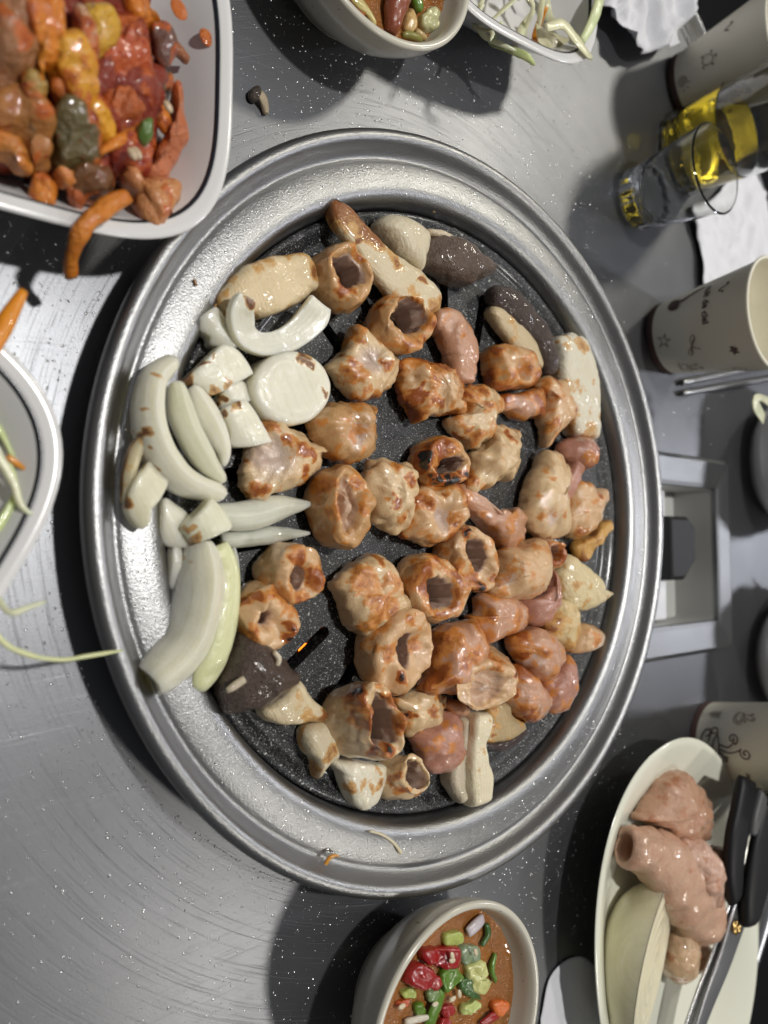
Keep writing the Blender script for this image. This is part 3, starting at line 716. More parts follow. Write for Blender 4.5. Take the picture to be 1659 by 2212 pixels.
SUN = [spiral(0, 0, .55, 2.6, 1.0)] + [[(math.cos(a) * .68, math.sin(a) * .68), (math.cos(a) * .95, math.sin(a) * .95)] for a in (0, .6, 1.2, 4.4, 5.0, 5.7)]
TURT = [[(-.25, -.45), (-.45, -.1), (-.3, .3), (.05, .5), (.35, .3), (.4, -.1), (.15, -.45), (-.25, -.45)]] + [spiral(x, y, .12, 1.2) for x, y in ((-.5, .35), (.5, .35), (-.45, -.5), (.42, -.5), (0, .72))]
SQUIG = [[(-.5, .3), (-.3, .5), (-.15, .2), (0, -.2), (.2, -.3), (.3, 0), (.5, .15)], spiral(-.42, .4, .14, 1.2)]
def letters(c, ang, v, text, parent, size=.62, mat=None):
    cu = bpy.data.curves.new('lettering', 'FONT'); cu.body = text; cu.size = size; cu.align_x = 'CENTER'; cu.offset = .018; cu.resolution_u = 3
    tmp = bpy.data.objects.new('lettering', cu); COL.objects.link(tmp)
    me = bpy.data.meshes.new_from_object(tmp.evaluated_get(bpy.context.evaluated_depsgraph_get())); bpy.data.objects.remove(tmp); bpy.data.curves.remove(cu)
    for q in me.vertices:
        vv = v + q.co.y; r = 2.45 + vv / 7.2; q.co = Vector(cone_pt(c, ang + math.degrees(q.co.x / r), vv)) * S
    me.name = 'printed_text'; me.materials.clear(); me.materials.append(mat or M_PRINT)
    o = bpy.data.objects.new('printed_text', me); COL.objects.link(o); o.parent = parent
def paper_cup(label, c):
    t = thing('paper_cup', label, 'cup', 'printed paper cups')
    V, F = lathe([(.01, .5), (2.36, .5), (2.38, .02), (2.45, .02), (2.45, .45), (3.45, 7.2)] + [(3.45 + .11 * math.cos(R(a)) + .02, 7.25 + .11 * math.sin(R(a))) for a in range(-60, 200, 26)] + [(3.37, 7.1), (2.42, .62), (2.3, .56), (.01, .55)], 96, c=(c[0], c[1], .02))
    wl = mkobj('cup_wall', V, F, M_PAPER, t)
    V, F = lathe([(2.462, .03), (2.468, .42), (2.455, .46)], 96, c=(c[0], c[1], .02)); mkobj('brown_base_band', V, F, M_PRINT, wl)
    return wl
c2 = (23.3, 10.75); t = paper_cup('printed paper cup beside chopsticks and napkin', c2)
letters(c2, -32, 4.25, 'nuit de ciel', t)
doodle(c2, 2, 1.3, STAR, t, M_PRINT2, .05, scale=.75); doodle(c2, 16, 3.2, BOW, t, M_PRINT2, .06, scale=.8, rot=.2); doodle(c2, 52, 2.2, CUPDOO, t, M_PRINT2, .05, scale=.7)
doodle(c2, -44, 5.5, SQUIG, t, M_PRINT, .09, scale=.7); doodle(c2, 66, 5.2, [spiral(0, 0, .5, 1.6), [(.5, 0), (.3, .9), (.5, 1.4)]], t, M_PRINT2, .05)
doodle(c2, 30, 5.8, [], t, M_PRINT, .05, fill=[[(-.35, .1), (-.1, .35), (.05, .2), (.3, .4), (.25, .1), (.45, -.1), (.1, -.15), (0, -.4), (-.15, -.15), (-.4, -.2)]], scale=.8)
doodle(c2, -46, 1.9, [[(-.5, 0), (-.2, .6), (-.5, 1.3), (-.8, 2.1)]], t, M_PRINT, .2, fill=[[(-.6, -.2), (-.1, -.4), (.3, -.1), (.35, .4), (0, .5), (-.4, .4)]])
c1 = (28.3, 29.6); t = paper_cup('printed paper cup standing behind the golden drink at the table rim', c1)
doodle(c1, -12, 1.0, SUN, t, M_PRINT2, .05, scale=.7); doodle(c1, -22, 3.1, TURT, t, M_PRINT2, .055, scale=.8); doodle(c1, 28, 4.1, CUPDOO, t, M_PRINT, .065, scale=.85, rot=-.3); doodle(c1, 36, 1.7, LEAF, t, M_PRINT2, .05, scale=.75, rot=-.5)
doodle(c1, -48, 4.6, SQUIG, t, M_PRINT, .08, scale=.6)
c4 = (25.5, -17.3); t = paper_cup('printed paper cup touching the rim of the oval platter', c4)
doodle(c4, -36, 1.4, LEAF, t, M_PRINT2, .055, scale=.65); doodle(c4, -34, 3.5, CUPDOO, t, M_PRINT2, .06, scale=.65)
doodle(c4, 14, 2.0, [[(-1.2, -.55), (-.9, -.95), (0, -1.15), (1.0, -.95), (1.5, -.4)], [(-1.2, -.55), (-.8, -.45), (-.3, -.55)], [(-.9, .1), (-.95, -.3), (-.6, -.75)], [(-.9, .1), (-.2, .25), (.5, .2), (1.1, -.1), (.3, -.25), (-.5, -.15), (-.9, .1)], [(-.95, .05), (-1.3, 0), (-1.25, -.35), (-.85, -.45)],
    [(-.3, .25), (-.25, .9), (-.6, 1.3)] + spiral(-.85, 1.2, .38, 1.4, 0.6), [(0, .28), (.1, 1.0), (-.2, 1.7)] + spiral(-.1, 2.15, .42, 1.5, 4.0), [(.2, .25), (.45, .7)] + spiral(.62, .75, .2, 1.2, 2.4)], t, M_PRINT, .085,
    fill=[[(.0, -.3), (.5, -.25), (1.05, -.15), (.9, -.55), (1.3, -.5), (.7, -.95), (0, -.95), (-.2, -.7)]])
letters(c4, 58, 4.0, 'nuit de ciel', t, .5)

def shot_glass():
    t = thing('shot_glass', 'small clear shot glass with faceted base by the napkin', 'glass')
    c = (20.55, 19.75, .02)
    n = 120; th = np.linspace(0, 2 * math.pi, n, endpoint=False)
    prof = [(.01, .0), (1.75, 0), (1.95, .06), (2.05, .3), (2.10, 1.2), (2.14, 1.45), (2.3, 2.5), (2.52, 4.0), (2.74, 5.4), (2.78, 5.52), (2.72, 5.56), (2.64, 5.5), (2.42, 4.0), (2.2, 2.6), (1.98, 1.75), (1.6, 1.45), (.01, 1.35)]
    prof = smooth_profile(prof, 4); V, F = lathe(prof, n, c=c)
    z = V[:, 2]; rr = np.hypot(V[:, 0] - c[0], V[:, 1] - c[1]); a = np.arctan2(V[:, 1] - c[1], V[:, 0] - c[0])
    k = np.where((z < 1.55) & (rr > 1.7), np.interp(z, [0, .3, 1.2, 1.5], [.8, 1, 1, 0]), 0)
    fac = 1 - k * .07 * np.abs(np.sin(a * 7)) ** .8
    V[:, 0] = c[0] + (V[:, 0] - c[0]) * fac; V[:, 1] = c[1] + (V[:, 1] - c[1]) * fac
    mkobj('glass_wall', V, F, M_GLASS, t)
shot_glass()
def beer():
    c = (26.6, 24.2, .02)
    t = thing('drinking_glass', 'tall clear glass half filled with golden drink', 'glass')
    out = [(2.65, 0), (2.8, .1), (2.84, .4), (2.9, 1.2), (3.15, 6), (3.42, 10.6), (3.44, 10.75), (3.38, 10.8), (3.3, 10.7)]
    prof = smooth_profile([(.01, .05)] + out + [(3.02, 6), (2.74, 1.0), (2.5, .55), (.01, .5)], 4)
    V, F = lathe(prof, 96, c=c)
    k = np.where((V[:, 2] < 1.3) & (np.hypot(V[:, 0] - c[0], V[:, 1] - c[1]) > 2.5), .03 * np.sin(np.arctan2(V[:, 1] - c[1], V[:, 0] - c[0]) * 16), 0)
    V[:, 0] = c[0] + (V[:, 0] - c[0]) * (1 + k); V[:, 1] = c[1] + (V[:, 1] - c[1]) * (1 + k)
    mkobj('glass_wall', V, F, M_GLASS, t)
    d = thing('golden_drink', 'clear golden drink inside the tall glass', 'drink')
    lv = 4.3
    V, F = lathe([(.01, .46), (2.5, .5), (2.79, 1.0), (3.06, lv - .1), (3.07, lv), (2.9, lv - .02), (.01, lv - .02)], 96, c=c); mkobj('liquid', V, F, M_BEER, d)
beer()

def napkin(label, outline, z, h, seed, name='paper_napkin', creases=.35, lift=(0, 0)):
    W = U(outline, z)[:, :2] if not isinstance(outline, np.ndarray) else outline
    W = closed_spline(np.c_[W, np.zeros(len(W))], 96)[:, :2]; c = W.mean(0); V = []
    for k in np.linspace(1, .02, 26): V.append(np.c_[c + (W - c) * k, np.full(96, z)])
    V = np.vstack(V); q = np.c_[V[:, :2] * .35, np.full(len(V), seed * 3.1)]
    V[:, 2] += h * (.25 + np.abs(fbm(q, seed, 3)) * 1.1) + creases * (1 - np.abs(fbm(q * 1.7 + 9, seed + 3, 2)) * 2).clip(0) + lift[0] * (V[:, 0] - c[0]) + lift[1] * (V[:, 1] - c[1])
    V[:, 2] = np.maximum(V[:, 2], .06)
    F = grid_faces(26, 96); V = np.vstack([V, V[-96:].mean(0)]); F += [(len(V) - 1, len(V) - 97 + j, len(V) - 97 + (j + 1) % 96) for j in range(96)]
    o = mkobj(name, V, F, M_NAP); m = o.modifiers.new('thick', 'SOLIDIFY'); m.thickness = .0004
    return tag(o, label, 'napkin', 'paper napkins on the table')
napkin('crumpled white napkin behind the cabbage salad plate', np.array([(15.5, 31), (18.3, 30.2), (20, 29.0), (23.2, 30.2), (25.4, 31.6), (26.3, 34.5), (25, 38), (20, 39), (15, 38)]), .5, 1.1, 4, creases=.5)
napkin('folded white napkin between the shot glass and a paper cup', np.array([(27.3, 20.4), (28.2, 17.6), (28.6, 14.2), (33.5, 14.6), (39, 17), (40.5, 22), (37.5, 26), (33, 23.6), (30, 21.4)]), .1, .35, 8, creases=.25)
napkin('white napkin lying half under the oval platter', np.array([(5.6, -29), (7.0, -26.2), (10, -26.5), (12, -30), (11, -36), (6, -36), (4.4, -32)]), .05, .12, 12, creases=.08)

for (a, b, lb) in (((24.6, 7.75), (42.0, 10.6), 'grey steel chopstick of the pair on the paper cup side'), ((24.55, 7.0), (42.0, 9.4), 'grey steel chopstick of the pair on the wavy dish side')):
    P = np.array([(a[0] + (b[0] - a[0]) * t, a[1] + (b[1] - a[1]) * t, .24) for t in np.linspace(0, 1, 12)])
    V, F = tube(P, np.linspace(.22, .30, 12), 14); tag(bevel(mkobj('chopstick', V, F, M_CHOP), .06), lb, 'chopstick', 'pair of steel chopsticks')

def flat_bar(name, pts, mat, parent, thick, tagz='Q', n=40, flat=5.0, z=None):
    return strip(name, tagz, pts, mat, None, parent, thick=thick, n=n, m=20, amp=0, flat=flat, taper=True)
sci = thing('kitchen_scissors', 'steel kitchen scissors with black handles resting across the oval platter', 'scissors')
flat_bar('blade', [(1200, 1400, 44, 3.75), (1150, 1560, 46, 3.7), (1060, 1790, 44, 3.4), (960, 2030, 40, 3.0), (860, 2290, 30, 2.6), (790, 2470, 8, 2.3)], mat_steel('scissor_steel', (.62, .62, .63), .2, .35, .6, 1.0), sci, .16)
flat_bar('blade', [(1240, 1420, 44, 4.05), (1190, 1560, 48, 4.0), (1110, 1800, 44, 3.7), (1010, 2060, 38, 3.3), (930, 2290, 28, 2.9), (860, 2470, 8, 2.6)], mat_steel('scissor_steel_dark', (.50, .50, .52), .25, .4, .6, 1.5), sci, .16)
flat_bar('handle', [(1250, 660, 50, 4.6), (1215, 860, 52, 4.6), (1180, 1040, 54, 4.5), (1160, 1240, 46, 4.3), (1172, 1420, 36, 4.0)], M_BLACK, sci, .9, flat=2.6)
flat_bar('handle', [(1440, 700, 60, 4.9), (1390, 900, 62, 4.9), (1345, 1110, 70, 4.8), (1300, 1360, 66, 4.6), (1262, 1580, 40, 4.3)], M_BLACK, sci, .9, flat=2.6)
flat_bar('grip_insert', [(1345, 740, 26, 5.0), (1300, 900, 24, 5.0), (1270, 1010, 16, 4.9)], mat_plain('grey_rubber', (.10, .10, .10), .5), sci, .7, flat=2.6)
p = U(zp('Q', [(1175, 1600)]), 4.1)[0]
V, F = lathe(smooth_profile([(.42, 0), (.44, .08), (.36, .14), (.27, .16), (.25, .26), (.12, .33), (.01, .34)], 4), 28, c=(p[0], p[1], 4.12)); mkobj('pivot_screw', V, F, M_GOLD, sci)

# ---------------------------------------------------------------- food on the grill
PALE = (.66, .425, .225); PINK = (.55, .30, .185); ROSE = (.45, .215, .15); TAN = (.56, .325, .14); CREAM = (.69, .50, .285)
GR_R = 'grilled intestine rings on the plate'; GR_P = 'grilled intestine pieces on the plate'
def gbase(tagz, pts, e=None):
    q = np.array([p[:2] for p in pts], float).mean(0); w_ = U(zp(tagz, [q]), 1.8)[0]; return gz(w_[0], w_[1])
def P_(label, z, outline, h, color=PALE, up=0.0, **k):
    k.setdefault('fold', .12); k.setdefault('jag', .05)
    o = blob('intestine_piece', z, outline, gbase(z, outline) + up, h, k.pop('mat', M_MEAT), color, **k)
    return tag(o, label, 'intestine', GR_P)
def H_(label, z, rim, hole, h, color=PALE, up=0.0, **k):
    o = hoop('intestine_ring', z, rim, hole, gbase(z, [rim]) + up, h, M_MEAT, color, **k)
    return tag(o, label, 'intestine', GR_R)
H_('intestine ring with golden yellow inside beside the long charred mushroom strip', 'B', (365, 640, 178, 222, -12), (372, 612, 112, 135, -18), 2.0, TAN, seed=1, sear=.30, rimsear=.25, spots=[(330, 740, .35, .95), (300, 700, .2, 1.15)])
H_('intestine ring tucked against the lower end of the charred mushroom strip', 'B', (785, 1000, 185, 208, -10), (778, 962, 128, 122, 10), 1.9, TAN, seed=2, sear=.32, rimsear=.3, spots=[(640, 840, .25, 1.0), (920, 1110, .25, .95)])
P_('pale diamond shaped intestine piece with two brown seared ridges', 'B', [(390, 1040), (450, 1070), (520, 1120), (600, 1180), (660, 1250), (700, 1310), (690, 1420), (600, 1510), (500, 1560), (410, 1570), (330, 1480), (260, 1390), (210, 1320), (250, 1260), (330, 1190), (370, 1110)], 2.0, CREAM, seed=3, sear=.08, edge=.2, spots=[(405, 1270, .38, .85), (630, 1320, .38, .85), (500, 1480, .3, .7), (420, 1545, .2, .9), (440, 1070, .3, .7)], dents=[(510, 1270, .7, .5)], jag=.06, amp=.14)
P_('rugged pale intestine piece with black scorch below the seared ring', 'E', [(890, -80), (1000, -90), (1130, -80), (1240, -50), (1300, 20), (1350, 100), (1330, 180), (1365, 265), (1310, 295), (1150, 300), (1050, 330), (985, 260), (940, 180), (930, 60)], 2.0, PALE, seed=4, sear=.38, edge=.2, spots=[(1070, 130, .35, 1.2), (1060, 200, .2, 1.2), (1140, 40, .3, .9), (1220, 200, .3, .9)], amp=.2, freq=1.6, jag=.06)
o = strip('intestine_piece', 'B', [(960, 985, 55, 1.7), (1060, 1010, 95, 2.0), (1140, 1090, 105, 2.1), (1180, 1200, 105, 2.0), (1180, 1320, 95, 1.9), (1185, 1460, 62, 1.8)], M_MEAT, PINK, thick=1.5, seed=5, amp=.14, sear=.18, spots=[(1120, 1100, .3, .7)]); tag(o, 'curved pink intestine strip hooked behind the second ring', 'intestine', GR_P)
P_('small barrel shaped intestine piece beside the dark mushroom slice', 'C', [(500, 640), (560, 590), (680, 595), (800, 640), (860, 700), (890, 800), (880, 880), (830, 940), (720, 955), (560, 950), (530, 850), (520, 750)], 1.9, TAN, seed=6, flat=3.2, sear=.30, edge=.2, dents=[(800, 800, .45, .9)], spots=[(860, 740, .15, 1.0)])
P_('two lobed intestine piece with golden blotches next to a small barrel', 'C', [(260, 980), (300, 940), (430, 915), (490, 930), (560, 980), (615, 1040), (615, 1110), (560, 1160), (500, 1190), (455, 1240), (470, 1300), (490, 1350), (440, 1400), (400, 1450), (340, 1450), (300, 1390), (235, 1330), (180, 1270), (175, 1190), (230, 1170), (300, 1150), (310, 1100), (260, 1050)], 1.8, CREAM, seed=7, sear=.2, edge=.15, spots=[(370, 1300, .3, .85), (370, 980, .3, .8), (480, 1110, .35, .7), (300, 1100, .2, 1.2)], amp=.16)
P_('short brownish intestine strip joining two ragged pieces', 'C', [(610, 1000), (740, 990), (900, 950), (950, 960), (975, 1050), (950, 1170), (850, 1190), (740, 1195), (680, 1150), (620, 1120)], 1.5, PINK, seed=8, sear=.36, edge=.2)
P_('spiky tailed intestine piece lying against the white mushroom plank', 'C', [(930, 920), (1000, 840), (1060, 880), (1130, 870), (1125, 960), (1170, 1050), (1240, 1090), (1230, 1160), (1150, 1210), (1110, 1270), (1050, 1330), (1010, 1410), (980, 1430), (985, 1360), (970, 1290), (940, 1190), (970, 1100), (975, 1010)], 1.7, PALE, seed=9, sear=.1, edge=.15, spots=[(1115, 900, .25, .85), (1215, 1130, .28, .9), (1090, 1230, .3, .8), (1000, 1390, .3, .8)])
P_('ruffled pale intestine piece fanned out right of the scorched ring', 'C', [(480, 1290), (560, 1260), (660, 1260), (750, 1280), (765, 1350), (720, 1420), (710, 1500), (735, 1560), (735, 1650), (690, 1720), (620, 1700), (560, 1740), (480, 1780), (390, 1810), (330, 1760), (360, 1650), (380, 1560), (370, 1480), (420, 1440), (480, 1380)], 1.9, CREAM, seed=10, sear=.05, edge=.12, fold=.3, amp=.16, spots=[(710, 1320, .3, .85), (440, 1690, .3, .85), (410, 1530, .25, .75)])
H_('blackened intestine ring with the heaviest scorch marks', 'E', (1275, 640, 165, 175, -20), (1305, 665, 105, 55, -25), 1.7, TAN, seed=11, sear=.35, rimsear=.35, spots=[(1110, 600, .45, 1.4), (1110, 680, .4, 1.35), (1300, 770, .45, 1.4), (1390, 745, .3, 1.4), (1200, 770, .35, 1.3)])
P_('round smooth intestine piece with flap and orange hollow beside the onion disc', 'E', [(255, 340), (320, 260), (420, 215), (520, 220), (600, 210), (700, 230), (705, 260), (670, 310), (690, 380), (715, 470), (700, 560), (640, 610), (540, 645), (460, 640), (380, 580), (300, 480), (265, 400)], 2.3, TAN, seed=12, flat=2.1, sear=.15, edge=.1, spots=[(580, 450, .42, .62), (690, 245, .2, .9)], dents=[(600, 440, .55, .5)], amp=.1)
H_('large oval intestine roll with golden spiral centre', 'E', (535, 965, 160, 295, -8), (520, 950, 75, 200, -6), 2.0, TAN, seed=13, filled=True, sear=.25, rimsear=.22, floor=.85, spots=[(400, 800, .4, .75), (590, 830, .4, .75), (490, 960, .5, .8), (640, 1000, .4, .75)])
P_('upright ruffled pale intestine piece with one brown curl', 'E', [(700, 660), (770, 635), (860, 660), (950, 670), (970, 740), (1010, 820), (990, 920), (970, 1030), (960, 1100), (900, 1140), (850, 1165), (780, 1130), (710, 1080), (690, 1000), (680, 900), (655, 800)], 2.0, CREAM, seed=14, sear=.02, edge=.1, fold=.35, amp=.18, spots=[(870, 960, .22, .95), (880, 920, .2, .95), (975, 780, .3, .85), (950, 1040, .25, .8)])
P_('folded golden intestine piece between the ruffled piece and a ring', 'E', [(1000, 900), (1050, 820), (1200, 790), (1300, 830), (1370, 890), (1380, 980), (1370, 1060), (1330, 1130), (1290, 1200), (1260, 1235), (1180, 1245), (1040, 1240), (960, 1190), (945, 1120), (970, 1040)], 2.0, PALE, seed=15, sear=.28, edge=.15, fold=.35, amp=.18, dents=[(1240, 1060, .6, .7), (1130, 960, .35, .3)], spots=[(1120, 970, .35, .7), (1250, 880, .3, .8), (1335, 1080, .15, 1.2)])
H_('round intestine ring with a black spot beneath the folded piece', 'G', (1415, 265, 175, 258, -14), (1430, 245, 78, 125, -10), 1.9, PALE, seed=16, sear=.26, rimsear=.2, spots=[(1330, 40, .25, 1.4), (1460, 490, .3, 1.35), (1540, 430, .3, .9), (1300, 370, .5, .7)])
H_('golden intestine ring open to the plate between two other rings', 'G', (1115, 525, 195, 262, -12), (1120, 530, 92, 132, -14), 1.9, PALE, seed=17, sear=.34, rimsear=.25, spots=[(1150, 270, .4, .85), (1010, 430, .5, .75), (1250, 400, .3, .95), (1170, 740, .3, .8)])
H_('largest oval intestine ring with slit hole and black flecks', 'G', (835, 1020, 225, 335, 12), (835, 1010, 62, 150, 4), 1.9, PALE, seed=18, sear=.16, rimsear=.12, spots=[(700, 1020, .55, .75), (950, 960, .5, .75), (790, 1230, .35, 1.3), (850, 740, .3, .8)])
P_('square flat intestine piece seared brown on top in the open middle', 'G', [(290, 430), (400, 310), (500, 270), (590, 235), (650, 260), (690, 340), (710, 420), (760, 510), (800, 590), (835, 650), (800, 710), (740, 770), (650, 840), (540, 890), (430, 860), (370, 750), (320, 600), (280, 520)], 1.8, CREAM, seed=19, flat=3.4, sear=.14, edge=-.1, amp=.16, jag=.05, spots=[(500, 450, .8, .68), (600, 620, .9, .72), (690, 690, .7, .68), (640, 280, .3, .85), (560, 780, .5, .6)])
H_('big barrel shaped intestine roll with charred brown rim near the edge', 'G', (655, 1570, 165, 300, -14), (668, 1570, 105, 225, -14), 2.9, CREAM, seed=20, base=(430, 1600, 235, 300, 10), sear=.05, rimsear=.42, bulge=.02, up=.15, spots=[(700, 1790, .5, 1.45), (660, 1750, .3, 1.35), (525, 1350, .35, 1.35), (560, 1560, .4, .9), (520, 1460, .3, .95), (740, 1420, .6, .85), (790, 1600, .5, .85)])
P_('low crumpled intestine piece wedged below the largest ring', 'G', [(740, 1400), (840, 1380), (960, 1300), (1080, 1320), (1160, 1380), (1150, 1480), (1110, 1580), (1050, 1640), (960, 1690), (870, 1700), (840, 1640), (800, 1500)], 1.3, CREAM, seed=21, sear=.1, amp=.18, fold=.2, spots=[(1050, 1500, .35, .85), (890, 1520, .2, 1.3), (1100, 1380, .3, .8), (850, 1660, .2, .9)])
H_('translucent intestine tube slice lying beside the white mushroom', 'G', (915, 2020, 112, 165, -8), (925, 2010, 78, 128, -8), 1.7, CREAM, seed=22, base=(750, 2060, 145, 190, 0), sear=.04, rimsear=.05, bulge=.03, spots=[(770, 2070, .45, .85), (850, 2150, .4, .75)])
P_('dusky pink intestine piece next to the white mushroom stem', 'G', [(900, 1720), (980, 1640), (1060, 1560), (1150, 1500), (1210, 1520), (1250, 1620), (1270, 1720), (1285, 1800), (1250, 1880), (1190, 1950), (1130, 2010), (1040, 2000), (1000, 1940), (960, 1840)], 1.7, ROSE, seed=23, sear=.02, edge=.0, amp=.12)
P_('small pale intestine scrap behind the dusky pink piece', 'G', [(1150, 1440), (1200, 1410), (1270, 1420), (1315, 1470), (1280, 1540), (1200, 1530)], 1.5, PINK, seed=24, sear=.1, edge=.1)
H_('plump intestine ring with tiny hole under the onion crescents', 'F', (1280, 635, 190, 215, -8), (1280, 665, 48, 80, -8), 1.9, PALE, seed=25, sear=.15, rimsear=.12, spots=[(1270, 530, .45, .85), (1420, 680, .55, .85), (1320, 820, .5, .75)])
H_('scorched intestine ring touching the dark mushroom cap', 'F', (1075, 950, 185, 245, -8), (1030, 960, 48, 62, 0), 1.7, PALE, seed=26, sear=.18, rimsear=.16, spots=[(910, 830, .35, 1.05), (1010, 790, .3, 1.1), (1220, 1000, .3, 1.2), (1210, 1110, .35, 1.25), (1100, 760, .4, .7)])
P_('bow shaped intestine piece with a crusty brown ridge beside the onions', 'D', [(1170, 560), (1220, 510), (1290, 505), (1350, 560), (1430, 600), (1480, 610), (1510, 660), (1560, 690), (1650, 750), (1600, 780), (1590, 860), (1520, 920), (1450, 980), (1350, 1040), (1250, 1060), (1150, 1110), (1080, 1060), (1050, 970), (1045, 870), (1090, 710), (1165, 680)], 2.0, CREAM, seed=27, sear=.02, edge=.1, amp=.15, dents=[(1270, 790, .9, .55)], spots=[(1280, 560, .4, .75), (1380, 650, .4, .85), (1470, 720, .4, .9), (1550, 780, .35, .92), (1490, 900, .3, .95), (1180, 1030, .4, .9), (1130, 830, .2, .7)])
P_('long pale curled intestine piece beside a pink knob', 'H', [(620, 230), (640, 170), (700, 145), (750, 190), (770, 250), (740, 310), (705, 350), (700, 400), (740, 430), (755, 520), (760, 590), (700, 625), (620, 610), (560, 560), (535, 480), (545, 380), (580, 290)], 2.0, CREAM, seed=28, sear=.02, edge=.05, dents=[(690, 500, .45, .4)], spots=[(700, 310, .25, .6), (600, 380, .15, .6), (745, 480, .25, .7)], amp=.12)
P_('round dusky pink intestine knob below the mushroom plank', 'H', [(745, 110), (800, 75), (880, 70), (930, 120), (930, 190), (890, 240), (850, 250), (790, 220), (750, 170)], 2.0, ROSE, seed=29, flat=2.0, sear=.08, edge=.0)
o = strip('intestine_piece', 'H', [(840, 210, 32, 2.0), (800, 280, 36, 1.8), (770, 340, 45, 1.8), (735, 395, 40, 1.7)], M_MEAT, ROSE, thick=1.2, seed=30, amp=.14, sear=.2); tag(o, 'narrow reddish intestine strip trailing from the pink knob', 'intestine', GR_P)
P_('layered pink intestine piece against the grill edge', 'H', [(760, 430), (800, 330), (860, 310), (920, 350), (965, 370), (955, 450), (950, 510), (900, 580), (830, 620), (780, 600), (750, 520)], 1.9, PALE, seed=31, sear=.18, edge=.2, fold=.3, spots=[(950, 390, .25, .8)])
P_('long slanting intestine piece with a pink frilled end', 'H', [(180, 350), (220, 340), (270, 420), (350, 490), (420, 490), (480, 455), (530, 490), (545, 560), (520, 640), (480, 690), (420, 680), (350, 590), (270, 520), (200, 440)], 1.6, PINK, seed=32, sear=.12, edge=.2, spots=[(490, 490, .4, .6), (340, 490, .2, .8)])
P_('pale plump intestine lobe with yellow stain beside a small ring', 'H', [(350, 910), (400, 830), (400, 710), (440, 680), (500, 680), (570, 640), (630, 640), (655, 700), (665, 800), (640, 890), (580, 950), (480, 960), (390, 940)], 2.1, PALE, seed=33, sear=.10, edge=.15, up=.2, spots=[(530, 770, .25, .55), (460, 840, .3, .5), (390, 920, .35, .75)], dents=[(470, 870, .4, .3)], amp=.12)
H_('tiny reddish intestine ring near the cream mushroom', 'H', (712, 715, 52, 80, -8), (715, 708, 28, 44, -8), 1.7, PINK, seed=34, sear=.38, rimsear=.25)
P_('smooth rosy intestine strip behind the plump lobe', 'H', [(520, 960), (600, 940), (660, 880), (690, 800), (715, 860), (710, 980), (680, 1060), (620, 1110), (560, 1100), (520, 1030)], 1.7, ROSE, seed=35, sear=.08, edge=.1)
P_('squarish intestine piece with brown face below the plump lobe', 'H', [(240, 1060), (290, 1040), (290, 950), (400, 930), (500, 970), (545, 1020), (540, 1110), (500, 1150), (400, 1165), (330, 1200), (290, 1140)], 1.8, PINK, seed=36, sear=.3, edge=.2, spots=[(480, 1060, .5, .72), (310, 1080, .35, .7)])
P_('thick reddish brown intestine piece right of the largest ring', 'G', [(1080, 850), (1180, 790), (1350, 760), (1420, 830), (1470, 980), (1440, 1080), (1400, 1160), (1280, 1200), (1230, 1320), (1080, 1350), (980, 1310), (1050, 1180), (1070, 1050)], 2.3, PINK, seed=37, sear=.36, edge=.2, fold=.25, spots=[(1400, 1150, .25, 1.3), (1300, 1100, .5, .8), (1120, 1050, .2, 1.1), (1200, 1250, .4, .8)])
H_('tilted intestine ring packed with pale filling', 'H', (325, 1440, 170, 132, -32), (335, 1450, 105, 78, -28), 2.1, PALE, seed=38, base=(370, 1350, 120, 150, -10), filled=True, floor=.8, sear=.15, rimsear=.02, up=.2, spots=[(350, 1470, .35, .7), (400, 1300, .6, .7), (485, 1370, .2, 1.3)])
P_('large rosy intestine fold glistening near the lower grill edge', 'H', [(470, 1200), (500, 1150), (600, 1120), (680, 1160), (740, 1250), (710, 1330), (660, 1400), (590, 1400), (520, 1300)], 2.1, PINK, seed=39, sear=.18, edge=.15, dents=[(600, 1280, .5, .3)])
P_('reddish glistening intestine piece at the outer side of the rosy fold', 'H', [(655, 1400), (730, 1290), (785, 1270), (795, 1450), (780, 1540), (720, 1590), (650, 1540), (640, 1460)], 1.8, ROSE, seed=40, sear=.22, edge=.2)
P_('brown crusted intestine piece between the tilted ring and rosy fold', 'H', [(440, 1450), (480, 1330), (530, 1340), (580, 1400), (630, 1440), (660, 1540), (640, 1600), (550, 1635), (490, 1600), (450, 1530)], 1.8, PINK, seed=41, sear=.42, edge=.2, spots=[(520, 1490, .25, 1.1), (580, 1580, .4, .85)])
P_('pink intestine chunk with an orange browned tip near the cream mushrooms', 'H', [(820, 1110), (870, 1090), (960, 1150), (945, 1220), (880, 1250), (800, 1260), (800, 1180)], 1.5, PALE, seed=42, sear=.18, edge=.25, spots=[(940, 1190, .3, .7)])

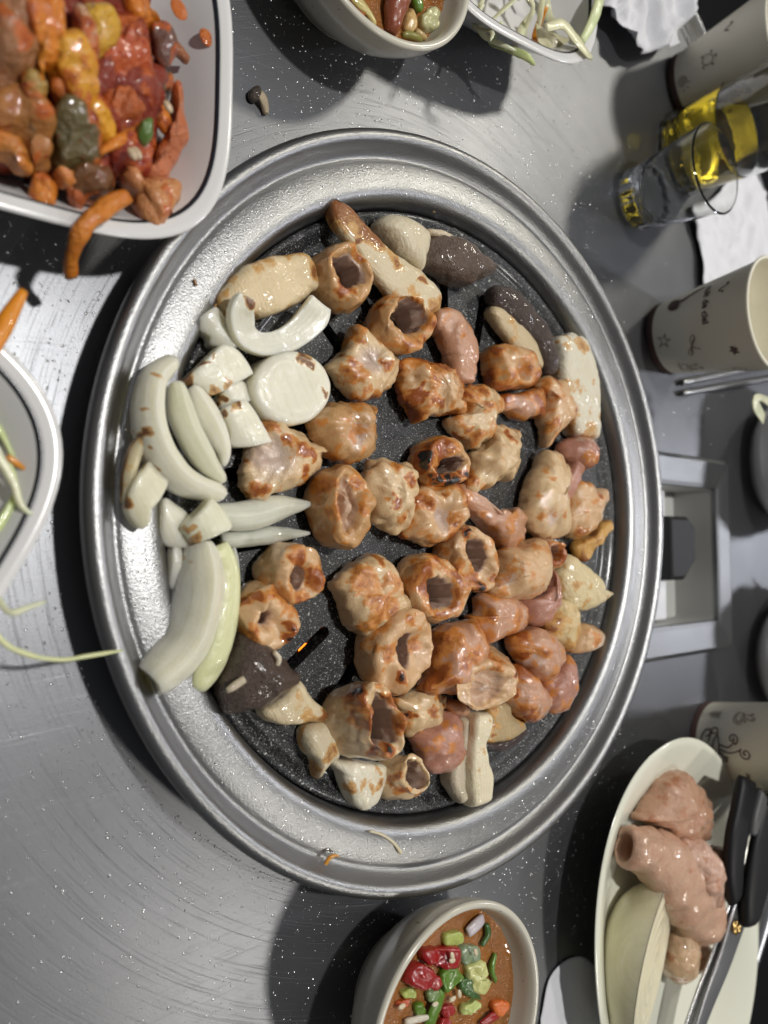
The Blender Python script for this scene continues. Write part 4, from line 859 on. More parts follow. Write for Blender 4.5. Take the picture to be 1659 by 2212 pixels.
# mushrooms
MU = (.70, .60, .42); MUW = (.74, .69, .56); CAPC = (.075, .048, .034); GR_M = 'grilled mushroom pieces'
def slice_(label, z, outline, h, color=MU, up=0.0, mat=None, **k):
    k.setdefault('flat', 4.0); k.setdefault('amp', .05); k.setdefault('sear', .04); k.setdefault('edge', .2)
    o = crisp(blob('mushroom_slice', z, outline, gbase(z, outline) + up, h, mat or M_MUSH, color, **k), 40); return tag(o, label, 'mushroom', GR_M)
o = strip('mushroom_slice', 'B', [(228, 105, 32, 1.9), (300, 220, 78, 1.9), (420, 370, 85, 2.0), (560, 540, 105, 2.0), (720, 690, 125, 1.9), (880, 800, 125, 1.8), (1010, 885, 78, 1.7)], M_MUSH, MU, thick=.9, flat=3.2, seed=51, amp=.08, sear=.14, edge=.3, spots=[(330, 190, .9, .85), (420, 290, .9, .85), (500, 400, .7, .8), (640, 520, .6, .6), (700, 640, .4, .5), (790, 770, .5, .55), (1000, 850, .5, .7), (250, 170, .5, .9), (260, 130, .6, .95), (380, 240, .7, .85), (480, 370, .8, .75), (560, 430, .5, .8), (300, 115, .3, 1.3), (390, 400, .2, 1.3), (690, 570, .3, .9), (900, 690, .3, 1.1), (960, 900, .6, .72), (230, 130, .4, 1.0)]); tag(o, 'long mushroom strip deeply browned at its narrow end', 'mushroom', GR_M)
slice_('plain ivory mushroom stem chunk behind the long browned strip', 'B', [(600, 220), (680, 225), (760, 260), (850, 310), (905, 380), (910, 450), (880, 540), (870, 640), (820, 610), (740, 550), (680, 500), (640, 430), (590, 360), (555, 300), (565, 250)], 1.7, (.70, .62, .46), seed=52, sear=0, edge=0, flat=3.0)
t = thing('mushroom_slice', 'thick wedge of brown mushroom cap near the top of the plate', 'mushroom', GR_M)
OL = [(910, 340), (960, 340), (1040, 370), (1130, 420), (1230, 480), (1330, 540), (1420, 600), (1380, 650), (1290, 700), (1180, 720), (1080, 700), (1010, 650), (890, 580), (885, 470)]
blob('cap', 'B', OL, gbase('B', OL), 1.9, M_CAP, (.135, .092, .066), t, seed=53, flat=2.6, sear=0, edge=0, amp=.1)
strip('flesh', 'B', [(920, 330, 22, 2.0), (1030, 360, 26, 2.05), (1180, 440, 30, 2.1), (1320, 530, 24, 2.0), (1400, 590, 10, 1.9)], M_MUSH, (.62, .52, .38), t, thick=.8, seed=54)
t = thing('mushroom_slice', 'curved mushroom slice with wet dark cap and creamy flesh', 'mushroom', GR_M)
strip('cap', 'C', [(530, 190, 70, 1.7), (640, 205, 95, 1.8), (770, 310, 85, 1.8), (885, 430, 78, 1.8), (975, 560, 72, 1.8), (1005, 700, 62, 1.7), (1010, 830, 30, 1.6)], M_CAP, (.07, .045, .035), t, thick=1.2, seed=55, amp=.1)
strip('flesh', 'C', [(520, 290, 22, 1.6), (650, 400, 75, 1.7), (760, 520, 85, 1.7), (840, 640, 85, 1.7), (930, 800, 50, 1.6)], M_MUSH, (.60, .48, .30), t, thick=.9, flat=3, seed=56, sear=.12, amp=.05)
slice_('white mushroom plank with golden edge standing along the grill wall', 'C', [(1040, 540), (1120, 505), (1220, 500), (1270, 540), (1310, 650), (1340, 800), (1370, 1000), (1380, 1200), (1375, 1360), (1330, 1370), (1270, 1350), (1190, 1340), (1150, 1200), (1100, 1000), (1060, 850), (1050, 680)], 1.5, MUW, seed=57, flat=5, sear=.03, edge=.1, spots=[(1270, 580, .6, .62), (1350, 900, .4, .5), (1360, 1300, .8, .55), (1180, 620, .4, .5), (1340, 1100, .4, .5)])
t = thing('mushroom_slice', 'broad cream mushroom slice with thin brown tail behind onion petals', 'mushroom', GR_M)
OL = [(740, 730), (800, 650), (870, 580), (960, 525), (1080, 490), (1230, 470), (1320, 465), (1390, 540), (1425, 620), (1420, 680), (1370, 710), (1310, 780), (1200, 830), (1060, 870), (930, 870), (820, 860), (760, 820)]
blob('flesh', 'A', OL, gbase('A', OL), 1.5, M_MUSH, (.74, .60, .38), t, seed=58, flat=4.5, sear=0.02, edge=.22, amp=.06, spots=[(1040, 540, .4, .5), (780, 700, .5, .5)])
strip('tail', 'A', [(760, 770, 40, 1.6), (700, 815, 22, 1.5), (645, 835, 10, 1.4)], M_MUSH, (.50, .26, .08), t, thick=.5, seed=59, sear=.4)
t = thing('mushroom_slice', 'large blackish brown mushroom cap with pale underside at the onion end', 'mushroom', GR_M)
OL = [(880, 1070), (950, 1090), (1050, 1150), (1100, 1210), (1180, 1290), (1260, 1370), (1245, 1430), (1180, 1500), (1090, 1570), (960, 1620), (840, 1660), (740, 1670), (700, 1600), (665, 1450), (680, 1400), (720, 1330), (760, 1200), (800, 1100)]
blob('cap', 'F', OL, gbase('F', OL) + .3, 1.9, M_CAP, CAPC, t, seed=60, flat=2.3, sear=0, edge=0, amp=.12)
OL = [(970, 1640), (1050, 1580), (1150, 1500), (1245, 1410), (1330, 1530), (1420, 1620), (1475, 1680), (1420, 1710), (1300, 1730), (1180, 1745), (1050, 1720)]
blob('flesh', 'F', OL, gbase('F', OL), 1.2, M_MUSH, (.70, .59, .40), t, seed=61, flat=4, sear=.02, edge=.1, amp=.05, spots=[(1440, 1680, .35, 1.0), (1350, 1700, .4, .55)])
strip('scrap', 'F', [(1100, 1215, 14, 3.05), (1130, 1260, 16, 3.0), (1125, 1310, 12, 2.95)], M_MUSH, (.62, .54, .42), t, thick=.2, n=14, m=10)
strip('scrap', 'F', [(750, 1500, 20, 3.05), (800, 1470, 26, 3.1), (880, 1415, 24, 3.1)], M_MUSH, (.50, .43, .32), t, thick=.2, n=14, m=10)
slice_('torn mushroom slice with sharp browned point near the rim', 'G', [(0, 1660), (60, 1600), (180, 1560), (240, 1600), (250, 1740), (270, 1850), (215, 1920), (150, 1990), (115, 2030), (95, 1900), (20, 1800)], 1.2, MU, seed=62, spots=[(120, 1980, .5, .62), (220, 1830, .45, .7), (120, 2020, .2, .95)], flat=3.4)
slice_('white mushroom slice striped with tan bars beneath the big barrel', 'G', [(230, 1890), (400, 1880), (560, 1900), (655, 1935), (650, 2050), (610, 2160), (560, 2240), (470, 2270), (380, 2220), (340, 2120), (300, 2000)], 1.1, MUW, seed=63, sear=-.1, edge=0, spots=[(380, 2120, .3, .62), (470, 2100, .3, .62), (560, 2080, .3, .62), (630, 2060, .3, .7), (250, 1890, .3, .75), (620, 1960, .25, .55)])
t = thing('mushroom_slice', 'ridged white mushroom stem at the lower rim beside the dusky pink piece', 'mushroom', GR_M)
strip('side', 'G', [(1310, 1530, 55, 1.7), (1310, 1700, 60, 1.7), (1265, 1880, 68, 1.6), (1245, 2020, 72, 1.6), (1300, 2190, 50, 1.6)], M_MUSH, (.64, .56, .43), t, thick=1.2, flat=4, seed=64, amp=.06)
strip('ridge', 'G', [(1420, 1500, 62, 2.1), (1415, 1600, 72, 2.15), (1385, 1750, 58, 2.1), (1390, 1900, 74, 2.1), (1410, 2060, 86, 2.1), (1410, 2230, 72, 2.0)], M_MUSH, (.80, .72, .53), t, thick=1.3, flat=4.5, seed=65, amp=.06, spots=[(1390, 1800, .3, .5), (1400, 1950, .35, .5), (1430, 1570, .15, .6)])
t = thing('mushroom_slice', 'greasy translucent mushroom slice with dark rim by the lower wall', 'mushroom', GR_M)
OL = [(330, 1560), (430, 1520), (450, 1600), (530, 1640), (540, 1690), (470, 1730), (400, 1750), (310, 1750), (295, 1700), (325, 1640)]
blob('flesh', 'H', OL, gbase('H', OL), .9, M_MUSH, (.46, .34, .18), t, seed=66, flat=4, sear=.12, edge=.2, amp=.05, spots=[(370, 1700, .2, 1.0)])
strip('cap', 'H', [(300, 1765, 20, 1.5), (380, 1775, 26, 1.5), (470, 1750, 26, 1.5), (545, 1690, 14, 1.5)], M_CAP, (.04, .02, .015), t, thick=.7, seed=67)
slice_('creamy mushroom piece with pointed golden horn at the grill wall', 'H', [(720, 830), (770, 720), (820, 750), (880, 800), (950, 860), (970, 930), (1025, 930), (990, 965), (920, 1010), (860, 1030), (780, 1010), (735, 950)], 1.5, (.72, .60, .36), seed=68, flat=2.8, amp=.1, spots=[(1010, 935, .3, .6), (880, 970, .3, .55)])
slice_('deep golden torn mushroom sliver pointing at the rim', 'H', [(820, 660), (900, 600), (940, 545), (1000, 525), (1010, 560), (960, 620), (900, 680), (870, 750), (825, 710)], 1.3, (.62, .36, .10), seed=69, flat=2.6, sear=.25, edge=.1, amp=.12)
slice_('yellowish folded mushroom piece between rosy strip and browned tip', 'H', [(700, 1000), (740, 960), (820, 1010), (830, 1080), (810, 1180), (790, 1250), (720, 1200), (640, 1120)], 1.5, (.68, .52, .28), seed=70, flat=2.6, sear=.12, edge=.15, amp=.12)

# onion petals
ON = (.83, .80, .67); ONT = (.79, .77, .66); GR_O = 'grilled onion pieces'
def petal(label, z, line, color=ON, **k):
    k.setdefault('thick', .42); k.setdefault('arch', .85); k.setdefault('flat', 6.0); k.setdefault('amp', .025)
    if 'spots' in k: k['spots'] = [(x, y, r * .7, a) for x, y, r, a in k['spots']]
    return tag(crisp(strip('onion_petal', z, line, M_ONION, color, m=40, **k)), label, 'onion', GR_O)
def chip(label, z, outline, h, color=ON, up=0.0, **k):
    k.setdefault('flat', 9.0); k.setdefault('amp', .03); k.setdefault('bend', (40, .35)); k.setdefault('sear', -.25); k.setdefault('edge', 0.0); k.setdefault('rag', .01)
    if 'spots' in k: k['spots'] = [(x, y, r * .7, a) for x, y, r, a in k['spots']]
    return tag(crisp(blob('onion_petal', z, outline, gbase(z, outline) + up, h, M_ONION, color, **k)), label, 'onion', GR_O)
petal('hook shaped onion petal with scorched tip against the broad mushroom', 'A', [(975, 720, 62, 3.1), (925, 830, 82, 2.7), (945, 970, 74, 2.3), (1040, 1040, 72, 2.1), (1160, 1035, 80, 2.1), (1290, 975, 92, 2.2), (1400, 870, 98, 2.4), (1460, 765, 80, 2.6)], ONT, thick=.5, arch=-.15, seed=71, spots=[(985, 770, .4, 1.0), (1010, 810, .3, 1.1), (950, 700, .15, .9)], sear=-.2)
chip('small square onion chip below the mushroom tail', 'A', [(595, 920), (660, 850), (740, 810), (790, 880), (830, 960), (875, 1050), (850, 1085), (720, 1060), (690, 1000)], .6, ONT, .3, seed=72, tilt=(.1, .1))
chip('broad glossy onion petal browned along two edges', 'A', [(720, 1090), (780, 1060), (860, 1090), (920, 1150), (975, 1240), (950, 1270), (850, 1320), (720, 1390), (640, 1330), (560, 1310), (550, 1280), (640, 1180)], .7, ON, .6, seed=73, spots=[(580, 1270, .35, 1.0), (650, 1180, .3, .9), (700, 1120, .25, .9), (820, 1330, .4, .62), (740, 1370, .4, .62)], tilt=(.05, .08))
OL = [(1335 + 288 * math.cos(a), 305 + 268 * math.sin(a)) for a in np.linspace(0, 2 * math.pi, 20, endpoint=False)]
tag(blob('onion_slice', 'D', OL, gbase('D', OL), 1.6, M_ONION, (.83, .80, .68), seed=74, flat=9, sear=-.2, edge=0, amp=.02, rag=.012, ripple=(4.2, .014), spots=[(1450, 80, .3, .9), (1510, 110, .3, .9), (1620, 300, .2, .9)], nr=34), 'thick round onion disc with a scorched notch on its edge', 'onion', GR_O)
chip('onion chip with charred side squeezed under the glossy petal', 'D', [(860, 300), (1000, 240), (1045, 290), (1060, 390), (960, 410), (850, 440)], .7, ON, .25, seed=75, spots=[(860, 360, .3, .95), (850, 410, .3, 1.0)])
chip('four sided onion petal leaning on the bow shaped piece', 'D', [(870, 460), (940, 410), (1010, 380), (1060, 400), (1130, 520), (1200, 660), (1185, 700), (960, 720), (920, 600)], .6, ON, .8, seed=76, spots=[(880, 450, .3, .9), (960, 405, .35, .9)], tilt=(.04, 0))
petal('thickest onion crescent lying across the grill rim', 'D', [(560, 70, 70, 2.8), (440, 190, 105, 3.1), (400, 390, 112, 3.3), (430, 600, 125, 3.3), (520, 800, 122, 3.2), (670, 960, 112, 2.9), (920, 1060, 66, 2.5)], ON, thick=.5, arch=1.1, seed=77, sear=-.3, spots=[(430, 200, .3, .62), (335, 600, .3, .95), (370, 740, .25, .95), (410, 850, .2, .8), (320, 420, .15, .8)])
petal('second onion crescent nested inside the thickest one', 'D', [(575, 235, 50, 2.6), (620, 420, 88, 2.8), (710, 640, 92, 2.8), (810, 820, 78, 2.7), (915, 965, 34, 2.4)], (.72, .72, .58), thick=.45, seed=78, sear=-.3)
petal('third onion crescent at the inner side of the nested stack', 'D', [(680, 270, 50, 2.2), (770, 400, 95, 2.4), (860, 560, 100, 2.4), (920, 730, 62, 2.3), (905, 855, 24, 2.1)], ON, thick=.45, seed=79, sear=-.3)
petal('browned curled onion sliver resting on the steel rim', 'D', [(335, 590, 26, 2.9), (270, 760, 52, 2.8), (220, 930, 48, 2.7), (180, 1130, 26, 2.5)], (.64, .56, .38), thick=.35, seed=80, sear=.12, edge=.6)
chip('onion shard with a burnt corner hanging over the rim', 'D', [(380, 790), (470, 960), (400, 1100), (335, 1180), (320, 1300), (265, 1310), (190, 1220), (165, 1130), (190, 1000), (270, 890)], .55, (.74, .70, .54), 1.2, seed=81, spots=[(190, 1130, .4, .9), (165, 1160, .3, 1.2), (170, 1020, .3, .8)])
petal('pointed onion crescent aimed at the golden spiral roll', 'D', [(800, 1200, 70, 2.0), (1000, 1225, 105, 2.2), (1180, 1205, 112, 2.2), (1360, 1155, 92, 2.1), (1545, 1138, 14, 1.9)], (.68, .69, .60), thick=.45, arch=.7, seed=82, sear=-.3)
petal('thin translucent onion crescent under the pointed one', 'D', [(900, 1400, 55, 1.6), (1100, 1388, 66, 1.7), (1320, 1358, 60, 1.7), (1540, 1350, 12, 1.6)], (.56, .57, .50), thick=.4, arch=.6, seed=83, sear=-.3)
chip('upper square onion petal by the steel rim', 'F', [(240, 90), (330, 120), (440, 210), (430, 330), (470, 460), (380, 450), (300, 440), (240, 390), (220, 250)], .65, ON, .35, seed=84)
chip('lower square onion petal with amber stain', 'F', [(310, 440), (400, 455), (460, 490), (480, 600), (470, 790), (390, 760), (300, 745), (290, 600)], .65, ON, .25, seed=85, spots=[(420, 505, .3, .6)])
chip('triangular onion petal with orange browned edge', 'F', [(590, 85), (650, 130), (700, 200), (730, 300), (640, 350), (540, 400), (490, 430), (430, 350), (400, 290), (450, 220), (520, 150)], .8, (.76, .75, .60), 1.1, seed=86, spots=[(500, 405, .45, .7), (420, 300, .35, .6)], tilt=(.05, .05))
petal('under layer of the long onion crescent with greenish edge', 'F', [(690, 420, 70, 2.2), (760, 640, 85, 2.2), (740, 900, 100, 2.2), (700, 1120, 95, 2.2), (620, 1330, 95, 2.1), (530, 1490, 60, 1.9)], (.70, .71, .44), thick=.6, arch=.3, seed=87, sear=-.3)
petal('longest onion crescent bent between steel rim and mushroom cap', 'F', [(590, 400, 105, 2.9), (640, 600, 165, 3.1), (635, 800, 180, 3.1), (595, 1000, 180, 3.0), (520, 1180, 185, 2.9), (390, 1330, 180, 2.9), (240, 1450, 130, 2.9)], (.83, .80, .66), thick=.5, arch=1.2, seed=88, sear=-.3, spots=[(490, 530, .3, .55)])
petal('small translucent onion end behind the longest crescent', 'F', [(790, 440, 14, 1.6), (810, 540, 24, 1.6), (820, 640, 14, 1.5)], (.55, .57, .52), thick=.4, seed=89, sear=-.3)

# crumbs on the ring and table
def crumb(label, z, line, color, mat, name='food_scrap', cat='scrap', **k): return tag(strip(name, z, line, mat, color, n=18, m=10, **k), label, cat, 'stray food scraps')
crumb('pale bean sprout thread on the lower steel rim', 'D0', [(798, 1795, 3, 2.2), (825, 1803, 4, 2.2), (850, 1820, 4, 2.2), (866, 1843, 3, 2.2)], (.62, .54, .38), M_SHRED, thick=.14)
crumb('orange carrot thread on the lower steel rim', 'D0', [(703, 1868, 4, 2.2), (710, 1855, 4, 2.25), (722, 1848, 3, 2.3), (732, 1850, 2, 2.25)], (.60, .26, .03), M_VEG, thick=.14)
crumb('tiny brown crumb on the upper left steel rim', 'D0', [(419, 602, 3, 2.15), (423, 612, 4, 2.15), (426, 617, 2, 2.15)], (.25, .13, .05), M_MUSH, thick=.14)
crumb('tan crumb between grill plate and upper rim', 'D0', [(926, 447, 4, 1.5), (936, 452, 7, 1.5), (948, 455, 3, 1.5)], (.50, .32, .14), M_MUSH, thick=.25)
t = thing('mushroom_scrap', 'dark mushroom scrap with pale stringy tail lying on the table', 'scrap', 'stray food scraps')
blob('cap', 'D0', [(537, 200), (545, 188), (558, 187), (560, 205), (552, 220), (540, 215)], .02, .5, M_CAP, (.07, .05, .035), t, seed=92, sear=0, edge=0, nt=30, nr=8)
strip('tail', 'D0', [(558, 196, 8, .4), (568, 212, 9, .35), (572, 230, 7, .2), (574, 246, 4, .15)], M_MUSH, (.46, .38, .26), t, thick=.25, n=16, m=10)

# ---------------------------------------------------------------- kimchi heap
GR_K = 'kimchi pieces heaped on the plate'
KO = (.66, .21, .012); KY = (.72, .34, .02); KR = (.46, .085, .015); KB = (.30, .10, .03); KG = (.13, .10, .035); KP = (.58, .34, .20); KD = (.24, .028, .008)
def kim(label, outline, z, h, color, mat=None, **k):
    k.setdefault('amp', .14); k.setdefault('freq', 1.0); k.setdefault('fold', .4); k.setdefault('fine', .5); k.setdefault('sear', .12); k.setdefault('edge', .12); k.setdefault('flat', 3.0); k.setdefault('rag', .08)
    q = U(zp('K', outline), z).mean(0); k.setdefault('tilt', tuple(np.clip([-.11 * (q[0] + 19.5), -.11 * (q[1] - 17.5)], -.5, .5)))
    return tag(blob('kimchi_piece', 'K', outline, z, h, mat or M_KIM, color, zu=.6, **k), label, 'kimchi', GR_K)
def kims(label, line, color, th=.45, **k):
    k.setdefault('sear', .12); k.setdefault('amp', .06)
    return tag(strip('kimchi_piece', 'K', line, M_KIM, color, thick=th, n=36, m=16, **k), label, 'kimchi', GR_K)
kim('dark red sauced cabbage layer at the bottom of the kimchi heap', [(-500, 100), (-100, -350), (800, -300), (1000, 0), (1060, 300), (1080, 600), (1060, 900), (940, 1080), (700, 1150), (350, 1120), (0, 1010), (-400, 700)], 1.0, 3.6, KD, seed=100, flat=2.4, amp=.3, fold=.6, tilt=(0, 0))
kim('brownish mauve outer leaf on top of the kimchi heap', [(-60, -60), (130, -60), (160, 120), (240, 260), (250, 400), (120, 490), (-60, 480)], 4.6, 1.3, (.34, .15, .06), seed=101, sear=.05)
kim('large orange leaf curling over the heap top', [(150, -60), (380, -60), (420, 120), (480, 260), (430, 330), (330, 380), (300, 480), (240, 360), (170, 180)], 4.9, 1.2, KO, seed=102)
kim('long yellow orange cabbage rib pointing down the heap', [(330, 260), (480, 240), (560, 330), (620, 420), (660, 560), (670, 690), (600, 730), (530, 700), (440, 600), (350, 500), (310, 380)], 4.4, 1.1, KY, seed=103)
kim('bright yellow cabbage heart chunk near the plate corner', [(540, 30), (640, 20), (720, 60), (800, 160), (780, 240), (700, 330), (620, 360), (560, 250), (520, 120)], 4.3, 1.2, (.64, .36, .03), seed=104, fold=.1)
kim('pinkish white rib beside the yellow cabbage chunk', [(480, 60), (535, 90), (600, 240), (650, 320), (600, 370), (540, 330), (500, 200)], 4.5, .9, KP, seed=105, fold=.05)
kim('broad brick red leaf with chilli flakes', [(640, 350), (760, 230), (820, 150), (900, 180), (960, 250), (1010, 360), (1060, 450), (1000, 560), (930, 580), (800, 560), (680, 470), (620, 420)], 3.6, 1.2, KR, seed=106, sear=.05)
kim('orange leaf edge reaching toward the plate rim line', [(760, -40), (880, -30), (960, 80), (1090, 90), (1060, 130), (960, 170), (860, 150), (790, 80)], 3.6, .9, KO, seed=107)
kim('purple green leaf sliver at the side of the brick red leaf', [(960, 190), (1080, 210), (1085, 360), (1060, 395), (1015, 330)], 3.1, .8, (.16, .08, .06), seed=108)
kims('thin brown stalk sticking out over bare plate', [(1060, 250, 30, 3.3), (1140, 320, 32, 3.0), (1215, 400, 22, 2.8)], KB)
kim('folded green leaf square below the brown stalk', [(1010, 470), (1110, 460), (1115, 560), (1080, 680), (1030, 690), (940, 610), (980, 520)], 2.6, .9, KG, seed=110)
kim('red leaf crumpled in the middle of the heap', [(670, 640), (780, 560), (900, 590), (970, 680), (900, 740), (820, 780), (740, 790), (680, 720)], 3.6, 1.1, (.46, .12, .03), seed=111)
kims('curving orange radish strip in mid heap', [(870, 590, 45, 3.9), (980, 680, 52, 3.9), (1050, 760, 52, 3.7), (1090, 840, 46, 3.5), (1110, 900, 24, 3.3)], KO)
kim('small yellow rib tip below the long rib', [(510, 740), (600, 715), (700, 750), (765, 830), (750, 875), (700, 865), (620, 815)], 4.0, .8, KY, seed=113)
kim('wrinkled dark olive leaf at the heap front', [(330, 760), (420, 730), (560, 790), (650, 900), (660, 1040), (560, 1070), (430, 1090), (370, 1000), (340, 880)], 3.6, 1.2, KG, seed=114, fold=.5)
kim('translucent reddish brown leaf at the outer heap side', [(-60, 560), (80, 540), (200, 640), (300, 760), (350, 880), (370, 1020), (260, 1070), (180, 900), (60, 860), (-60, 820)], 3.7, 1.2, (.40, .16, .035), seed=115)
kim('orange leaf lump below the translucent leaf', [(-50, 880), (90, 880), (160, 960), (245, 1050), (220, 1115), (130, 1105), (60, 1030), (-50, 1000)], 3.5, .9, (.58, .20, .025), seed=116)
kim('tall coral red leaf standing along the plate side', [(1100, 600), (1160, 660), (1190, 760), (1205, 900), (1195, 1020), (1140, 1130), (1080, 1160), (950, 1150), (1000, 1020), (1075, 920), (1105, 800)], 2.6, 1.2, (.52, .16, .06), seed=117, fold=.35)
kims('slanting orange strip across the heap front', [(640, 1000, 30, 4.3), (740, 930, 44, 4.3), (830, 880, 44, 4.1), (915, 830, 28, 3.9)], KO)
kim('deep red sauced leaf pocket beside the slanting strip', [(680, 970), (800, 900), (930, 890), (1010, 960), (1000, 1070), (930, 1110), (800, 1090), (720, 1070)], 3.0, 1.1, (.28, .03, .015), seed=119, fold=.4)
kim('pale orange leaf bundle resting at the plate corner', [(840, 1090), (900, 1110), (960, 1160), (1060, 1160), (1150, 1190), (1168, 1290), (1110, 1420), (1060, 1495), (990, 1485), (940, 1400), (880, 1280), (850, 1180)], 2.7, 1.3, (.58, .25, .09), seed=120, fold=.35, tilt=(0, -.08))
kim('dark brown green leaf lump above the plate edge', [(540, 1080), (700, 1100), (770, 1200), (690, 1275), (560, 1290), (470, 1225), (440, 1150)], 2.9, 1.1, (.17, .07, .02), seed=121, fold=.4)
kims('long orange carrot strip hanging over the plate rim', [(830, 1270, 52, 4.0), (700, 1335, 66, 4.1), (590, 1420, 70, 4.15), (505, 1530, 62, 3.9), (462, 1660, 52, 3.3), (457, 1790, 40, 2.6)], (.62, .20, .012), .5, sear=.02)
kim('orange rib end poking out at the heap bottom', [(220, 1160), (300, 1175), (355, 1230), (335, 1315), (260, 1325), (215, 1250)], 2.9, .8, KO, seed=123)
kim('small red rib beside the hanging carrot strip', [(430, 1220), (520, 1260), (570, 1310), (550, 1365), (480, 1335)], 3.0, .6, (.50, .14, .04), seed=124)
kim('orange leaf tatter under the long yellow rib', [(340, 560), (440, 530), (560, 620), (560, 710), (440, 690), (370, 620)], 4.3, .8, (.58, .17, .03), seed=125)
kim('olive yellow rib stub in the upper heap', [(180, 530), (280, 530), (325, 600), (300, 690), (220, 660)], 4.5, .8, (.38, .24, .06), seed=126)
kim('frilled orange scrap near the heap bottom', [(340, 1105), (480, 1105), (535, 1160), (490, 1205), (400, 1195)], 3.4, .7, (.58, .20, .04), seed=127)
kim('small bright green scallion leaf in the heap', [(900, 800), (980, 785), (975, 870), (950, 920), (895, 890)], 4.1, .5, (.09, .16, .03), M_VEG, seed=128, fold=.1, sear=-.3)
for (x, y, r) in ((1338, 243, .26), (750, 1452, .14), (1160, 60, .3)):
    p = U(zp('K', [(x, y)]), 3.3)[0]; 
    V, F = lathe(smooth_profile([(r, 0), (r * .8, .05), (.01, .08)], 3), 20, 2.2, .4, (p[0], p[1], 3.3), 1, 1.25)
    tag(mkobj('sauce_drop', V, F, M_KIM, color=(.55, .14, .01), attrs={'sear': np.full(len(V), -.3)}), {.26: 'round orange sauce drop alone on bare plate wall', .14: 'tiny orange sauce speck near the hanging carrot strip', .3: 'long orange sauce smear beside the orange leaf edge'}[r], 'sauce', 'orange sauce drops on the kimchi plate')
for (x, y) in ((880, 1000), (850, 1005), (1080, 700)):
    p = U(zp('K', [(x, y)]), 4.4)[0]; V, F = lathe(smooth_profile([(.01, -.12), (.1, -.08), (.14, 0), (.1, .08), (.01, .12)], 3), 12, 2, .6, (p[0], p[1], 4.5), 1, 1.6)
    tag(mkobj('sesame_seed', V, F, M_VEG, color=(.55, .42, .28), attrs={'sear': np.full(len(V), -.3)}), 'sesame seed stuck to the kimchi', 'seed', 'sesame seeds on the kimchi')

# ---------------------------------------------------------------- cabbage salads
rnd = random.Random(7)
CW = (.66, .66, .46); CG = (.54, .62, .28); CC = (.62, .24, .015)
def shred(label, pts, color, wd, group, name='cabbage_shred', cat='cabbage', mat=None, th=.14, seed=0, tw=1.2):
    return tag(strip(name, 'D0', None, mat or M_SHRED, color, thick=th, n=26, m=8, amp=.02, seed=seed, twist=tw, world=[(*p, w_) for p, w_ in zip(pts, wd)], sear=-.3), label, cat, group)
def px_shred(label, line, color, group, name='cabbage_shred', cat='cabbage', th=.16, mat=None, **k):
    return tag(strip(name, 'D0', line, mat or M_SHRED, color, thick=th, n=30, m=10, amp=.03, sear=-.3, **k), label, cat, group)
def heap(cx, cy, rad, n, zc, label, group, car_label, seedk, lo=.12, hi=.26):
    for i in range(n):
        a = rnd.uniform(0, 6.283); r = rad * math.sqrt(rnd.random()); x = cx + r * math.cos(a); y = cy + r * math.sin(a)
        d = rnd.uniform(0, 6.283); L_ = rnd.uniform(1.6, 3.2); pts = []
        for k in range(5):
            rr = math.hypot(x - cx, y - cy); z = max(plate_depth(min(6.6, rr)) + .35, zc * (1 - (rr / (rad * 1.35)) ** 2) + rnd.uniform(.2, .9))
            pts.append((x, y, z)); d += rnd.uniform(-.7, .7); x += L_ / 4 * math.cos(d) * 1.4; y += L_ / 4 * math.sin(d) * 1.4
        car = i % 6 == 5; wv = rnd.uniform(lo, hi)
        shred(car_label if car else label, pts, CC if car else (CW if rnd.random() < .65 else CG), [wv * .6, wv, wv, wv * .9, wv * .4], 'carrot strips in the salads' if car else group, 'carrot_strip' if car else 'cabbage_shred', 'carrot' if car else 'cabbage', M_VEG if car else None, seed=seedk + i)
GL = 'cabbage shreds on the plate under the grill shadow'
px_shred('long pale shred stretching from the plate across to the grill rim', [(-60, 1290, 7, 3.9), (0, 1380, 8, 3.6), (55, 1412, 7, 3.3), (130, 1425, 6, 3.1), (200, 1415, 5, 3.0), (265, 1405, 4, 2.9)], (.66, .66, .36), GL)
px_shred('flat shred crossing the black plate line near the long one', [(-60, 1260, 10, 2.6), (-10, 1290, 9, 3.6), (20, 1322, 8, 4.0), (60, 1312, 7, 3.95), (98, 1300, 3, 3.8)], CW, GL)
for i, (ln, c) in enumerate((([(-50, 900, 10), (10, 990, 12), (48, 1060, 9), (42, 1120, 8), (10, 1200, 12), (-40, 1290, 8)], CW), ([(-40, 1010, 8), (20, 1000, 7), (60, 968, 6), (106, 936, 4)], CW), ([(-50, 1180, 10), (0, 1130, 12), (35, 1060, 9), (20, 1000, 6)], CG),
        ([(-60, 960, 9), (-10, 980, 12), (28, 1040, 10), (45, 1090, 7), (78, 1120, 4)], CW), ([(-60, 1100, 10), (-5, 1090, 10), (40, 1130, 8), (80, 1150, 4)], CG), ([(-50, 860, 8), (0, 930, 8), (30, 990, 6)], CG), ([(-60, 1230, 10), (0, 1200, 10), (40, 1150, 8), (52, 1090, 6)], CW))):
    px_shred('curly %s cabbage shred on the plate by the grill shadow' % ('whitish' if c is CW else 'light green'), [(x, y, w_, 2.5 + .35 * (i % 4)) for x, y, w_ in ln], c, GL, seed=i)
heap(-27.8, 1.2, 3.6, 30, 2.6, 'cabbage shred piled in the middle of the plate by the grill shadow', GL, 'orange carrot strip piled on the plate by the grill shadow', 400)
px_shred('small orange carrot scrap among the shreds by the grill shadow', [(15, 985, 6, 3.2), (35, 1000, 7, 3.2), (52, 1013, 4, 3.1)], CC, 'carrot strips in the salads', 'carrot_strip', 'carrot', mat=M_VEG)
